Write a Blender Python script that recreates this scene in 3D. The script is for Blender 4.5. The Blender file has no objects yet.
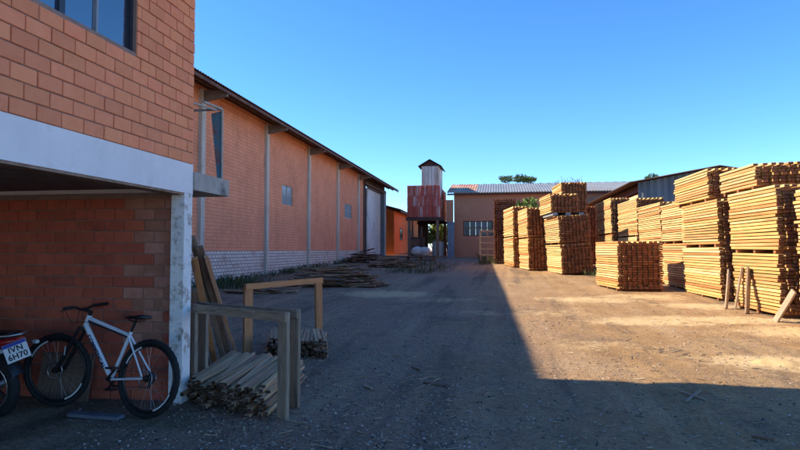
import bpy, bmesh, math, random
from mathutils import Vector, Matrix, noise, Euler
random.seed(7)
RAD = math.radians
SC = bpy.context.scene

# ------------------------------------------------------------------ camera, sky, sun, exposure
F = 578.0; YAW = RAD(9.53); PIT = RAD(2.427); CH = 1.6
cam_d = bpy.data.cameras.new('camera'); cam = bpy.data.objects.new('camera', cam_d)
SC.collection.objects.link(cam); SC.camera = cam
cam_d.sensor_width = 36; cam_d.lens = 36 * F / 800; cam_d.clip_start = 0.05; cam_d.clip_end = 3000
cam.location = (0, 0, CH); cam.rotation_euler = (math.pi / 2 + PIT, 0, YAW)

SUN_EL, SUN_AZ = RAD(36.2), RAD(-90.5)          # azimuth from +Y, clockwise: the sun stands off the -X side
world = bpy.data.worlds.new('World'); SC.world = world; world.use_nodes = True
wn = world.node_tree.nodes; wl = world.node_tree.links
sky = wn.new('ShaderNodeTexSky'); sky.sky_type = 'NISHITA'; sky.sun_disc = False
sky.sun_elevation = SUN_EL; sky.sun_rotation = SUN_AZ
sky.air_density = 0.8; sky.dust_density = 0.0; sky.ozone_density = 6.0; sky.altitude = 300
bg = wn['Background']; bg.inputs['Strength'].default_value = 0.115
hs_ = wn.new('ShaderNodeHueSaturation'); hs_.inputs['Saturation'].default_value = 1.15
wl.new(sky.outputs[0], hs_.inputs['Color']); wl.new(hs_.outputs[0], bg.inputs['Color'])
sun_d = bpy.data.lights.new('sun', 'SUN'); sun_d.energy = 4.0; sun_d.angle = RAD(0.55); sun_d.color = (1.0, 0.83, 0.58)
sun = bpy.data.objects.new('sun', sun_d); SC.collection.objects.link(sun)
to_sun = Vector((math.sin(SUN_AZ) * math.cos(SUN_EL), math.cos(SUN_AZ) * math.cos(SUN_EL), math.sin(SUN_EL)))
sun.rotation_euler = to_sun.to_track_quat('Z', 'Y').to_euler()
SC.view_settings.view_transform = 'Standard'; SC.view_settings.look = 'None'
SC.view_settings.exposure = 1.45; SC.view_settings.gamma = 1.0; SC.view_settings.use_curve_mapping = False
SC.cycles.max_bounces = 8; SC.cycles.diffuse_bounces = 6

# ------------------------------------------------------------------ photo pixel -> place (a pixel gives a direction; distance from what it touches)
cyw, syw, cpt, spt = math.cos(YAW), math.sin(YAW), math.cos(PIT), math.sin(PIT)
RV = Vector((cyw, syw, 0)); FV = Vector((-syw * cpt, cyw * cpt, spt)); UV = Vector((syw * spt, -cyw * spt, cpt))
def ray(px, py): return RV * ((px - 400) / F) + UV * ((225 - py) / F) + FV
def gz(y):
    if y > 70: y = 70
    t = y - 6
    return 0.02 * (t if t > 3 else (0 if t < -3 else (t + 3) ** 2 / 12))
def gp(px, py):
    d = ray(px, py); lo, hi = 0.5, 400
    for _ in range(50):
        m = (lo + hi) / 2
        if CH + d.z * m - gz(d.y * m) > 0: lo = m
        else: hi = m
    return Vector((d.x * lo, d.y * lo, gz(d.y * lo)))
def atX(px, py, X): d = ray(px, py); t = X / d.x; return Vector((X, d.y * t, CH + d.z * t))
def atY(px, py, Y): d = ray(px, py); t = Y / d.y; return Vector((d.x * t, Y, CH + d.z * t))

# ------------------------------------------------------------------ materials
MATS = {}
def mat(name, c1, c2=None, scale=4.0, rough=0.85, bump=0.0, bscale=60.0, var=0.0, stretch=None, metal=0.0, spec=0.3,
        c3=None, c3scale=1.5, c3pos=0.6, detail=6, hue=0.0, coat=0.0):
    m = bpy.data.materials.new(name); m.use_nodes = True; MATS[name] = m
    nt = m.node_tree; N = nt.nodes; L = nt.links; b = N['Principled BSDF']
    b.inputs['Roughness'].default_value = rough; b.inputs['Metallic'].default_value = metal
    b.inputs['Specular IOR Level'].default_value = spec; b.inputs['Coat Weight'].default_value = coat
    tc = N.new('ShaderNodeTexCoord'); mp = N.new('ShaderNodeMapping')
    L.new(tc.outputs['Object'], mp.inputs['Vector'])
    if stretch: mp.inputs['Scale'].default_value = stretch
    oi = N.new('ShaderNodeObjectInfo'); ge = N.new('ShaderNodeNewGeometry')
    ad = N.new('ShaderNodeMath'); ad.operation = 'ADD'
    L.new(oi.outputs['Random'], ad.inputs[0]); L.new(ge.outputs['Random Per Island'], ad.inputs[1])
    fr = N.new('ShaderNodeMath'); fr.operation = 'FRACT'; L.new(ad.outputs[0], fr.inputs[0])
    ofs = N.new('ShaderNodeMath'); ofs.operation = 'MULTIPLY'; ofs.inputs[1].default_value = 37.0
    L.new(fr.outputs[0], ofs.inputs[0]); L.new(ofs.outputs[0], mp.inputs['Location'])
    nz = N.new('ShaderNodeTexNoise'); nz.inputs['Scale'].default_value = scale; nz.inputs['Detail'].default_value = detail
    nz.inputs['Roughness'].default_value = 0.65
    L.new(mp.outputs[0], nz.inputs['Vector'])
    rp = N.new('ShaderNodeValToRGB'); rp.color_ramp.elements[0].position = 0.35; rp.color_ramp.elements[1].position = 0.68
    rp.color_ramp.elements[0].color = (*c1, 1); rp.color_ramp.elements[1].color = (*(c2 or c1), 1)
    L.new(nz.outputs['Fac'], rp.inputs[0]); col = rp.outputs[0]
    if c3:
        n3 = N.new('ShaderNodeTexNoise'); n3.inputs['Scale'].default_value = c3scale; n3.inputs['Detail'].default_value = 8
        n3.inputs['Roughness'].default_value = 0.7
        L.new(mp.outputs[0], n3.inputs['Vector'])
        r3 = N.new('ShaderNodeMapRange'); r3.inputs['From Min'].default_value = c3pos - 0.06; r3.inputs['From Max'].default_value = c3pos + 0.08
        L.new(n3.outputs['Fac'], r3.inputs['Value'])
        mx = N.new('ShaderNodeMix'); mx.data_type = 'RGBA'; L.new(r3.outputs[0], mx.inputs['Factor'])
        L.new(col, mx.inputs['A']); mx.inputs['B'].default_value = (*c3, 1); col = mx.outputs['Result']
    if var or hue:
        hs = N.new('ShaderNodeHueSaturation')
        mr = N.new('ShaderNodeMapRange'); mr.inputs['To Min'].default_value = 1 - var; mr.inputs['To Max'].default_value = 1 + var
        L.new(fr.outputs[0], mr.inputs['Value']); L.new(mr.outputs[0], hs.inputs['Value'])
        f2 = N.new('ShaderNodeMath'); f2.operation = 'MULTIPLY'; f2.inputs[1].default_value = 7.31; L.new(fr.outputs[0], f2.inputs[0])
        f3 = N.new('ShaderNodeMath'); f3.operation = 'FRACT'; L.new(f2.outputs[0], f3.inputs[0])
        mh = N.new('ShaderNodeMapRange'); mh.inputs['To Min'].default_value = 0.5 - hue; mh.inputs['To Max'].default_value = 0.5 + hue
        L.new(f3.outputs[0], mh.inputs['Value']); L.new(mh.outputs[0], hs.inputs['Hue'])
        L.new(col, hs.inputs['Color']); col = hs.outputs[0]
    L.new(col, b.inputs['Base Color'])
    if bump:
        nb = N.new('ShaderNodeTexNoise'); nb.inputs['Scale'].default_value = bscale; nb.inputs['Detail'].default_value = 5
        L.new(mp.outputs[0], nb.inputs['Vector'])
        bp = N.new('ShaderNodeBump'); bp.inputs['Strength'].default_value = bump; bp.inputs['Distance'].default_value = 0.02
        L.new(nb.outputs['Fac'], bp.inputs['Height']); L.new(bp.outputs[0], b.inputs['Normal'])
    return m

mat('brick', (.82, .265, .125), (.88, .31, .155), 9, .88, .25, 90, .09, hue=.003, c3=(.74, .25, .13), c3scale=5, c3pos=.62)
mat('brick_carport', (.44, .10, .06), (.52, .125, .075), 9, .9, .4, 90, .11, hue=.003, c3=(.26, .085, .06), c3scale=4, c3pos=.6)  # carport wall brick, a darker copy of the street wall brick
mat('brick_pale', (.44, .17, .115), (.50, .25, .19), 6, .9, .4, 80, .15, c3=(.36, .16, .10), c3scale=5, c3pos=.53)  # paler brick, commoner towards the column
mat('mortar', (.26, .17, .14), (.34, .23, .19), 12, .95, .3, 120)
mat('plaster', (.78, .73, .72), (.87, .82, .80), 2.2, .9, .25, 25, c3=(.72, .66, .63), c3scale=2.6, c3pos=.62)
mat('column_paint', (.74, .72, .70), (.85, .82, .79), 5, .8, .4, 30, c3=(.30, .23, .17), c3scale=7, c3pos=.56)
mat('concrete', (.34, .30, .265), (.52, .47, .42), 6, .92, .4, 50, c3=(.12, .11, .10), c3scale=3, c3pos=.6)
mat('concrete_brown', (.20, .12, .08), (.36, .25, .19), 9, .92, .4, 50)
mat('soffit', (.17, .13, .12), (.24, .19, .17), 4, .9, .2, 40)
mat('pilaster', (.46, .41, .35), (.62, .56, .48), 3, .9, .2, 30, stretch=(1, 1, .3), c3=(.16, .15, .14), c3scale=2, c3pos=.63)
mat('roof_dark', (.055, .028, .022), (.10, .05, .04), 3, .8, .1, 30)
mat('rusty_iron', (.10, .05, .04), (.20, .10, .07), 4, .75, .2, 60, metal=.2)
mat('roof_zinc', (.20, .225, .25), (.29, .315, .34), 1.2, .5, 0, metal=.35, c3=(.30, .17, .11), c3scale=.35, c3pos=.62, spec=.5)
mat('roof_zinc_rust', (.42, .22, .13), (.55, .42, .34), 1.0, .6, 0, c3=(.36, .13, .07), c3scale=.9, c3pos=.52)
mat('wood_frame', (.25, .185, .135), (.42, .32, .235), 7, .85, .5, 30, .16, (9, .7, 9), c3=(.14, .10, .08), c3scale=2.5, c3pos=.6)
mat('wood_warm', (.46, .20, .085), (.58, .28, .13), 5, .85, .35, 30, .14, (9, .7, 9), c3=(.20, .10, .06), c3scale=2.5, c3pos=.62)
mat('wood_dark', (.14, .085, .06), (.25, .16, .115), 5, .88, .4, 30, .3, (9, .7, 9))
mat('wood_scrap', (.17, .105, .07), (.34, .215, .14), 5, .88, .4, 30, .45, (9, .7, 9), hue=.015)
mat('slat', (.42, .235, .13), (.60, .37, .215), 4, .85, .35, 30, .35, (12, .6, 12), hue=.012, c3=(.20, .14, .10), c3scale=3, c3pos=.6)
mat('slat_end_shaded', (.028, .021, .019), (.085, .06, .048), 30, .92, .3, 60, .4)  # near black: the shade on the slat ends is painted in
mat('lumber', (.49, .28, .10), (.62, .39, .165), 2.5, .8, .35, 30, .22, (6, .5, 6), hue=.014, c3=(.56, .22, .08), c3scale=.8, c3pos=.63)
mat('lumber_pale', (.56, .40, .18), (.68, .51, .265), 2.5, .8, .35, 30, .18, (6, .5, 6), c3=(.40, .24, .10), c3scale=1.2, c3pos=.6)
mat('lumber_red', (.44, .19, .065), (.54, .26, .10), 2.5, .8, .35, 30, .22, (6, .5, 6), c3=(.34, .13, .05), c3scale=1.2, c3pos=.6)
mat('lumber_grey', (.50, .325, .14), (.60, .43, .205), 2.5, .8, .35, 30, .2, (6, .5, 6), hue=.012, c3=(.44, .26, .11), c3scale=.8, c3pos=.65)
mat('lumber_end_shaded', (.15, .05, .025), (.28, .10, .045), 14, .9, .3, 50, .35)  # weathered end grain, darkened further to paint in shade on the pack ends
mat('sticker', (.20, .085, .04), (.30, .14, .065), 6, .9, .2, 40, .3)
mat('black_rubber', (.012, .012, .013), (.022, .022, .023), 20, .75, .3, 90)
mat('black_plastic', (.012, .012, .014), None, 5, .4, 0, spec=.5)
mat('black_metal', (.02, .02, .022), None, 5, .35, 0, metal=.3, spec=.5)
mat('bike_white', (.74, .77, .83), None, 5, .28, 0, spec=.5, coat=.5)
mat('decal_blue', (.015, .02, .055), None, 5, .4)
mat('decal_white', (.75, .75, .76), None, 5, .4)
mat('steel', (.42, .43, .45), None, 5, .3, 0, metal=.9)
mat('moto_red', (.35, .012, .018), None, 5, .25, 0, spec=.5, coat=.6)
mat('lamp_red', (.38, .006, .012), None, 5, .15, 0, spec=.6)
mat('plate_white', (.72, .73, .76), (.66, .67, .70), 30, .5)
mat('plate_blue', (.03, .06, .32), None, 5, .5)
mat('plate_ink', (.015, .015, .02), None, 5, .6)
mat('window_frame', (.022, .026, .04), None, 5, .4, 0, spec=.5)
mat('curtain', (.55, .56, .60), None, 5, .8)
mat('door_white', (.66, .66, .66), (.76, .76, .75), 1.2, .7, .1, 20, c3=(.40, .40, .40), c3scale=.7, c3pos=.62)
mat('blue_sheet', (.10, .24, .31), (.22, .36, .42), 3, .55, .15, 30, c3=(.34, .12, .09), c3scale=6, c3pos=.56)
mat('shed_metal', (.11, .125, .145), (.17, .185, .205), 1.5, .6, .1, 20, stretch=(1, 1, .3), c3=(.14, .11, .10), c3scale=.8, c3pos=.62)
mat('grey_blue', (.20, .24, .29), (.30, .34, .39), 1.5, .6, .1, 20)
mat('tower_sheet', (.62, .54, .48), (.74, .68, .62), 1.5, .7, .1, 20, stretch=(1, 1, .15), c3=(.36, .20, .15), c3scale=1.2, c3pos=.55)
mat('red_sheet', (.40, .055, .035), (.50, .11, .075), 1.6, .7, .1, 20, stretch=(1.6, 1.6, .2), c3=(.60, .46, .42), c3scale=1.2, c3pos=.56)
mat('orange_paint', (.74, .15, .025), (.80, .19, .04), 1.5, .8, .1, 20, c3=(.52, .11, .03), c3scale=1, c3pos=.66)
mat('ochre_wall', (.52, .25, .13), (.60, .31, .17), 1.2, .9, .1, 20, c3=(.40, .20, .12), c3scale=.6, c3pos=.62)
mat('far_wall', (.38, .185, .11), (.45, .225, .14), .8, .9, .1, 20, c3=(.42, .20, .12), c3scale=.5, c3pos=.6)
mat('pink_wall', (.62, .36, .23), (.70, .43, .29), 1, .9, .1, 20)
mat('bag_white', (.42, .41, .41), (.60, .58, .56), 4, .6, .3, 12)
mat('drum_pale', (.52, .50, .48), (.62, .60, .57), 2, .6, .1, 12)
mat('leaf', (.035, .075, .018), (.07, .13, .03), 3, .6, 0, var=.45, hue=.03)
mat('leaf_bright', (.08, .14, .02), (.15, .22, .04), 3, .6, 0, var=.4, hue=.03)
mat('leaf_dry', (.12, .13, .035), (.22, .20, .06), 3, .7, 0, var=.4, hue=.04)
mat('grass', (.035, .055, .018), (.085, .10, .04), 3, .7, 0, var=.45, hue=.04)
mat('bark', (.09, .065, .05), (.16, .12, .09), 8, .9, .4, 20)
mat('stone', (.12, .10, .09), (.36, .30, .26), 20, .85, .2, 60, .85)
mat('chip', (.28, .20, .13), (.42, .31, .20), 10, .9, .1, 60, .45)
mat('sawdust', (.40, .27, .13), (.62, .46, .24), 5, .95, .5, 160)
mat('pvc', (.10, .11, .14), (.16, .17, .20), 5, .6)

def glass(name, c, ior, rough):
    m = bpy.data.materials.new(name); m.use_nodes = True; MATS[name] = m
    b = m.node_tree.nodes['Principled BSDF']
    b.inputs['Base Color'].default_value = (*c, 1); b.inputs['IOR'].default_value = ior; b.inputs['Roughness'].default_value = rough
    b.inputs['Specular IOR Level'].default_value = 0.6
glass('glass_blue', (.02, .045, .09), 2.6, .04)
glass('glass_far', (.22, .30, .34), 1.6, .15)
glass('glass_dim', (.10, .13, .15), 1.4, .3)
glass('glass_dark', (.03, .05, .06), 1.5, .2)

def brickwall_mat(name, cA, cB, mort, bw, bh, ms, axes, dirt=None, dirt_pos=.58, bump=.5):
    m = bpy.data.materials.new(name); m.use_nodes = True; MATS[name] = m
    nt = m.node_tree; N = nt.nodes; L = nt.links; b = N['Principled BSDF']; b.inputs['Roughness'].default_value = .9
    b.inputs['Specular IOR Level'].default_value = .2
    tc = N.new('ShaderNodeTexCoord'); sp = N.new('ShaderNodeSeparateXYZ'); cb = N.new('ShaderNodeCombineXYZ')
    L.new(tc.outputs['Object'], sp.inputs[0]); L.new(sp.outputs[axes[0]], cb.inputs[0]); L.new(sp.outputs[axes[1]], cb.inputs[1])
    br = N.new('ShaderNodeTexBrick'); L.new(cb.outputs[0], br.inputs['Vector'])
    br.inputs['Scale'].default_value = 1; br.inputs['Brick Width'].default_value = bw; br.inputs['Row Height'].default_value = bh
    br.inputs['Mortar Size'].default_value = ms; br.inputs['Mortar Smooth'].default_value = .4; br.inputs['Bias'].default_value = 0
    br.inputs['Color1'].default_value = (*cA, 1); br.inputs['Color2'].default_value = (*cB, 1); br.inputs['Mortar'].default_value = (*mort, 1)
    nz = N.new('ShaderNodeTexNoise'); nz.inputs['Scale'].default_value = .7; nz.inputs['Detail'].default_value = 9; nz.inputs['Roughness'].default_value = .7
    L.new(tc.outputs['Object'], nz.inputs['Vector'])
    mr = N.new('ShaderNodeMapRange'); mr.inputs['From Min'].default_value = .3; mr.inputs['From Max'].default_value = .7
    mr.inputs['To Min'].default_value = .84; mr.inputs['To Max'].default_value = 1.12; L.new(nz.outputs['Fac'], mr.inputs['Value'])
    mu = N.new('ShaderNodeMix'); mu.data_type = 'RGBA'; mu.blend_type = 'MULTIPLY'; mu.inputs['Factor'].default_value = 1
    L.new(br.outputs['Color'], mu.inputs['A']); L.new(mr.outputs[0], mu.inputs['B']); col = mu.outputs['Result']
    if dirt:
        n2 = N.new('ShaderNodeTexNoise'); n2.inputs['Scale'].default_value = 1.4; n2.inputs['Detail'].default_value = 10; n2.inputs['Roughness'].default_value = .75
        L.new(tc.outputs['Object'], n2.inputs['Vector'])
        r2 = N.new('ShaderNodeMapRange'); r2.inputs['From Min'].default_value = dirt_pos - .05; r2.inputs['From Max'].default_value = dirt_pos + .12
        L.new(n2.outputs['Fac'], r2.inputs['Value'])
        mx = N.new('ShaderNodeMix'); mx.data_type = 'RGBA'; L.new(r2.outputs[0], mx.inputs['Factor']); L.new(col, mx.inputs['A'])
        mx.inputs['B'].default_value = (*dirt, 1); col = mx.outputs['Result']
    mpS = N.new('ShaderNodeMapping'); mpS.inputs['Scale'].default_value = (2.2, 2.2, .16); L.new(tc.outputs['Object'], mpS.inputs[0])
    nS = N.new('ShaderNodeTexNoise'); nS.inputs['Scale'].default_value = 1.0; nS.inputs['Detail'].default_value = 8; nS.inputs['Roughness'].default_value = .7; L.new(mpS.outputs[0], nS.inputs['Vector'])
    rS = N.new('ShaderNodeMapRange'); rS.inputs['From Min'].default_value = .52; rS.inputs['From Max'].default_value = .75; rS.inputs['To Max'].default_value = .5; L.new(nS.outputs['Fac'], rS.inputs['Value'])
    mS = N.new('ShaderNodeMix'); mS.data_type = 'RGBA'; L.new(rS.outputs[0], mS.inputs['Factor']); L.new(col, mS.inputs['A']); mS.inputs['B'].default_value = (cA[0] * .55, cA[1] * .55, cA[2] * .6, 1); col = mS.outputs['Result']
    L.new(col, b.inputs['Base Color'])
    bp = N.new('ShaderNodeBump'); bp.inputs['Strength'].default_value = bump; bp.inputs['Distance'].default_value = .02; bp.invert = True
    L.new(br.outputs['Fac'], bp.inputs['Height']); L.new(bp.outputs[0], b.inputs['Normal'])
brickwall_mat('hall_brick', (.85, .335, .195), (.77, .295, .165), (.57, .215, .125), .28, .14, .012, (1, 2), (.70, .26, .15), .62)
brickwall_mat('hall_white', (.78, .68, .61), (.70, .59, .53), (.20, .13, .11), .28, .14, .016, (1, 2), (.36, .22, .18), .55)

# ------------------------------------------------------------------ mesh helpers
COL = SC.collection
class MB:
    def __init__(s): s.v = []; s.f = []; s.m = []; s.smooth = []
    def add(s, vs, fs, mi=0, sm=False):
        o = len(s.v); s.v += [tuple(p) for p in vs]
        for f in fs: s.f.append(tuple(i + o for i in f)); s.m.append(mi); s.smooth.append(sm)
        return s
    def box(s, c, size, rot=None, mi=0, end_mi=None, taper=1.0):
        hx, hy, hz = size[0] / 2, size[1] / 2, size[2] / 2; c = Vector(c)
        vs = []
        for x, y, z in ((-1,-1,-1),(1,-1,-1),(1,1,-1),(-1,1,-1),(-1,-1,1),(1,-1,1),(1,1,1),(-1,1,1)):
            t = taper if z > 0 else 1
            p = Vector((x * hx * t, y * hy * t, z * hz))
            vs.append((rot @ p if rot else p) + c)
        e = mi if end_mi is None else end_mi
        o = len(s.v); s.v += [tuple(p) for p in vs]
        for f, k in (((0,3,2,1), mi), ((4,5,6,7), mi), ((0,1,5,4), e), ((2,3,7,6), e), ((1,2,6,5), mi), ((3,0,4,7), mi)):
            s.f.append(tuple(i + o for i in f)); s.m.append(k); s.smooth.append(False)
        return s
    def bb(s, a, b, mi=0):
        return s.box([(a[i] + b[i]) / 2 for i in range(3)], [abs(b[i] - a[i]) for i in range(3)], None, mi)
    def tube(s, pts, r, n=8, mi=0, caps=True, sm=True):
        pts = [Vector(p) for p in pts]; k = len(pts)
        rs = r if isinstance(r, (list, tuple)) else [r] * k
        prev = None; vs = []
        for i in range(k):
            d = (pts[min(i + 1, k - 1)] - pts[max(i - 1, 0)]).normalized()
            if prev is None:
                a = Vector((0, 0, 1)) if abs(d.z) < .9 else Vector((1, 0, 0))
                u = d.cross(a).normalized()
            else: u = (prev - d * prev.dot(d)).normalized()
            prev = u; w = d.cross(u)
            for j in range(n):
                t = 2 * math.pi * j / n
                vs.append(pts[i] + (u * math.cos(t) + w * math.sin(t)) * rs[i])
        fs = [(i * n + j, i * n + (j + 1) % n, (i + 1) * n + (j + 1) % n, (i + 1) * n + j) for i in range(k - 1) for j in range(n)]
        s.add(vs, fs, mi, sm)
        if caps: s.add(vs[:n], [tuple(range(n - 1, -1, -1))], mi); s.add(vs[-n:], [tuple(range(n))], mi)
        return s
    def ring(s, c, R, r, n=48, m=10, mi=0, rx=None, a0=0, a1=2 * math.pi, bumps=0):      # a ring round the local y axis
        c = Vector(c); rx = rx or r; full = abs(a1 - a0 - 2 * math.pi) < 1e-6; k = n if full else n + 1
        vs = []
        for i in range(k):
            t = a0 + (a1 - a0) * i / n
            rr = R + (bumps if i % 2 else 0)
            for j in range(m):
                p = 2 * math.pi * j / m; q = rr + r * math.cos(p)
                vs.append(c + Vector((q * math.cos(t), rx * math.sin(p), q * math.sin(t))))
        fs = [(i * m + j, i * m + (j + 1) % m, ((i + 1) % k) * m + (j + 1) % m, ((i + 1) % k) * m + j) for i in range(n) for j in range(m)]
        return s.add(vs, fs, mi, True)
    def cyl(s, a, b, r, n=16, mi=0): return s.tube([a, b], r, n, mi)
    def loft(s, secs, n=16, mi=0, power=2.6):                        # secs: (x, z, half width, half height) along local x
        vs = []
        for (x, z, w, h) in secs:
            for j in range(n):
                t = 2 * math.pi * j / n; cs, sn = math.cos(t), math.sin(t)
                vs.append((x, w * math.copysign(abs(cs) ** (2 / power), cs), z + h * math.copysign(abs(sn) ** (2 / power), sn)))
        k = len(secs)
        s.add(vs, [(i * n + j, i * n + (j + 1) % n, (i + 1) * n + (j + 1) % n, (i + 1) * n + j) for i in range(k - 1) for j in range(n)], mi, True)
        s.add(vs[:n], [tuple(range(n))], mi); s.add(vs[-n:], [tuple(range(n - 1, -1, -1))], mi)
        return s
    def mesh(s, name, mats):
        me = bpy.data.meshes.new(name); me.from_pydata(s.v, [], s.f)
        for m in ([mats] if isinstance(mats, str) else mats): me.materials.append(MATS[m])
        me.polygons.foreach_set('material_index', s.m); me.polygons.foreach_set('use_smooth', s.smooth)
        me.update(); return me
    def build(s, name, mats, parent=None, world=False, loc=None):
        o = bpy.data.objects.new(name, s.mesh(name, mats)); COL.objects.link(o)
        if parent:
            o.parent = parent
            if world: o.matrix_parent_inverse = pm(parent).inverted()
        if loc is not None: o.location = loc
        return o
def pm(o): return Matrix.LocRotScale(o.location, o.rotation_euler.to_quaternion() if o.rotation_mode != 'QUATERNION' else o.rotation_quaternion, o.scale)
def tag(o, label, cat, group=None, kind=None):
    if label: o['label'] = label
    if cat: o['category'] = cat
    if group: o['group'] = group
    if kind: o['kind'] = kind
    return o
def thing(name, label, cat, loc=(0, 0, 0), rot=(0, 0, 0), group=None):
    o = bpy.data.objects.new(name, None); COL.objects.link(o); o.location = loc; o.rotation_euler = rot; o.empty_display_size = .2
    return tag(o, label, cat, group)
def inst(name, me, parent=None, loc=(0, 0, 0), rot=None, scale=None):
    o = bpy.data.objects.new(name, me); COL.objects.link(o)
    if parent: o.parent = parent
    o.location = loc
    if rot is not None:
        if isinstance(rot, Matrix): o.rotation_euler = rot.to_euler()
        else: o.rotation_euler = rot
    if scale: o.scale = scale
    return o
def struct(name, mb, mats): o = mb.build(name, mats); o['kind'] = 'structure'; return o
def bevel_box(size, b, name, mats):
    me = bpy.data.meshes.new(name); bm = bmesh.new(); bmesh.ops.create_cube(bm, size=1)
    bmesh.ops.scale(bm, vec=size, verts=bm.verts)
    bmesh.ops.bevel(bm, geom=bm.edges[:], offset=b, segments=1, affect='EDGES', profile=.5)
    bm.to_mesh(me); bm.free()
    for m in ([mats] if isinstance(mats, str) else mats): me.materials.append(MATS[m])
    return me
def plank_rot(p0, p1, roll=0.0):                                      # local y along the plank
    d = (Vector(p1) - Vector(p0)).normalized()
    up = Vector((0, 0, 1)) if abs(d.z) < .95 else Vector((0, -1, 0))
    x = d.cross(up).normalized(); z = x.cross(d)
    M = Matrix((x, d, z)).transposed()
    return M @ Matrix.Rotation(roll, 3, 'Y')
PL = {}
def plank(name, p0, p1, w, t, m, parent=None, roll=0.0, world_parent=False):
    p0 = Vector(p0); p1 = Vector(p1); ln = (p1 - p0).length
    me = bevel_box((w, ln, t), min(w, t) * .12, name, m)
    o = bpy.data.objects.new(name, me); COL.objects.link(o)
    o.location = (p0 + p1) / 2; o.rotation_euler = plank_rot(p0, p1, roll).to_euler()
    if parent: o.parent = parent; o.matrix_parent_inverse = pm(parent).inverted()
    return o
def text_mesh(s, size, m, align='CENTER', spacing=1.0, bold=0.0):
    cu = bpy.data.curves.new('lettering', 'FONT'); cu.body = s; cu.size = size; cu.align_x = align; cu.align_y = 'CENTER'
    cu.extrude = .0008; cu.offset = bold; cu.space_character = spacing; cu.resolution_u = 3
    o = bpy.data.objects.new('lettering', cu); COL.objects.link(o)
    dg = bpy.context.evaluated_depsgraph_get(); dg.update()
    me = bpy.data.meshes.new_from_object(o.evaluated_get(dg)); bpy.data.objects.remove(o); bpy.data.curves.remove(cu)
    me.materials.clear(); me.materials.append(MATS[m]); return me

# ================================================================== GROUND
def axis_pts(lo, hi, fine_lo, fine_hi, st, grow):
    a = []; x = fine_lo
    while x < fine_hi: a.append(x); x += st
    x = fine_hi; d = st
    while x < hi: a.append(x); d *= grow; x += d
    a.append(hi); x = fine_lo; d = st; b = []
    while True:
        d *= grow; x -= d
        if x < lo: break
        b.append(x)
    b.append(lo); return b[::-1] + a
gxs = axis_pts(-400, 400, -5, 8, .07, 1.035); gys = axis_pts(-60, 900, 2.5, 16, .07, 1.025)
def gh(x, y):
    z = gz(y); far = max(0, 1 - max(0, y - 30) / 40)
    p = Vector((x, y, 0))
    z += far * (.028 * noise.noise(p * .45) + .012 * noise.noise(p * 1.7) + .006 * noise.noise(p * 6))
    if y < 20 and -6 < x < 10: z += .010 * noise.noise(p * 14) * max(0, 1 - y / 20)
    z -= .03 * math.exp(-((x + .15 - .02 * y) / .16) ** 2) * (y > 2) * far * .6     # faint wheel ruts
    z -= .03 * math.exp(-((x - 1.55 - .02 * y) / .16) ** 2) * (y > 2) * far * .6
    return z
nx = len(gxs); vs = [(x, y, gh(x, y)) for y in gys for x in gxs]
fs = [(j * nx + i, j * nx + i + 1, (j + 1) * nx + i + 1, (j + 1) * nx + i) for j in range(len(gys) - 1) for i in range(nx - 1)]
gm = bpy.data.materials.new('yard_ground'); gm.use_nodes = True; MATS['yard_ground'] = gm
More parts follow.
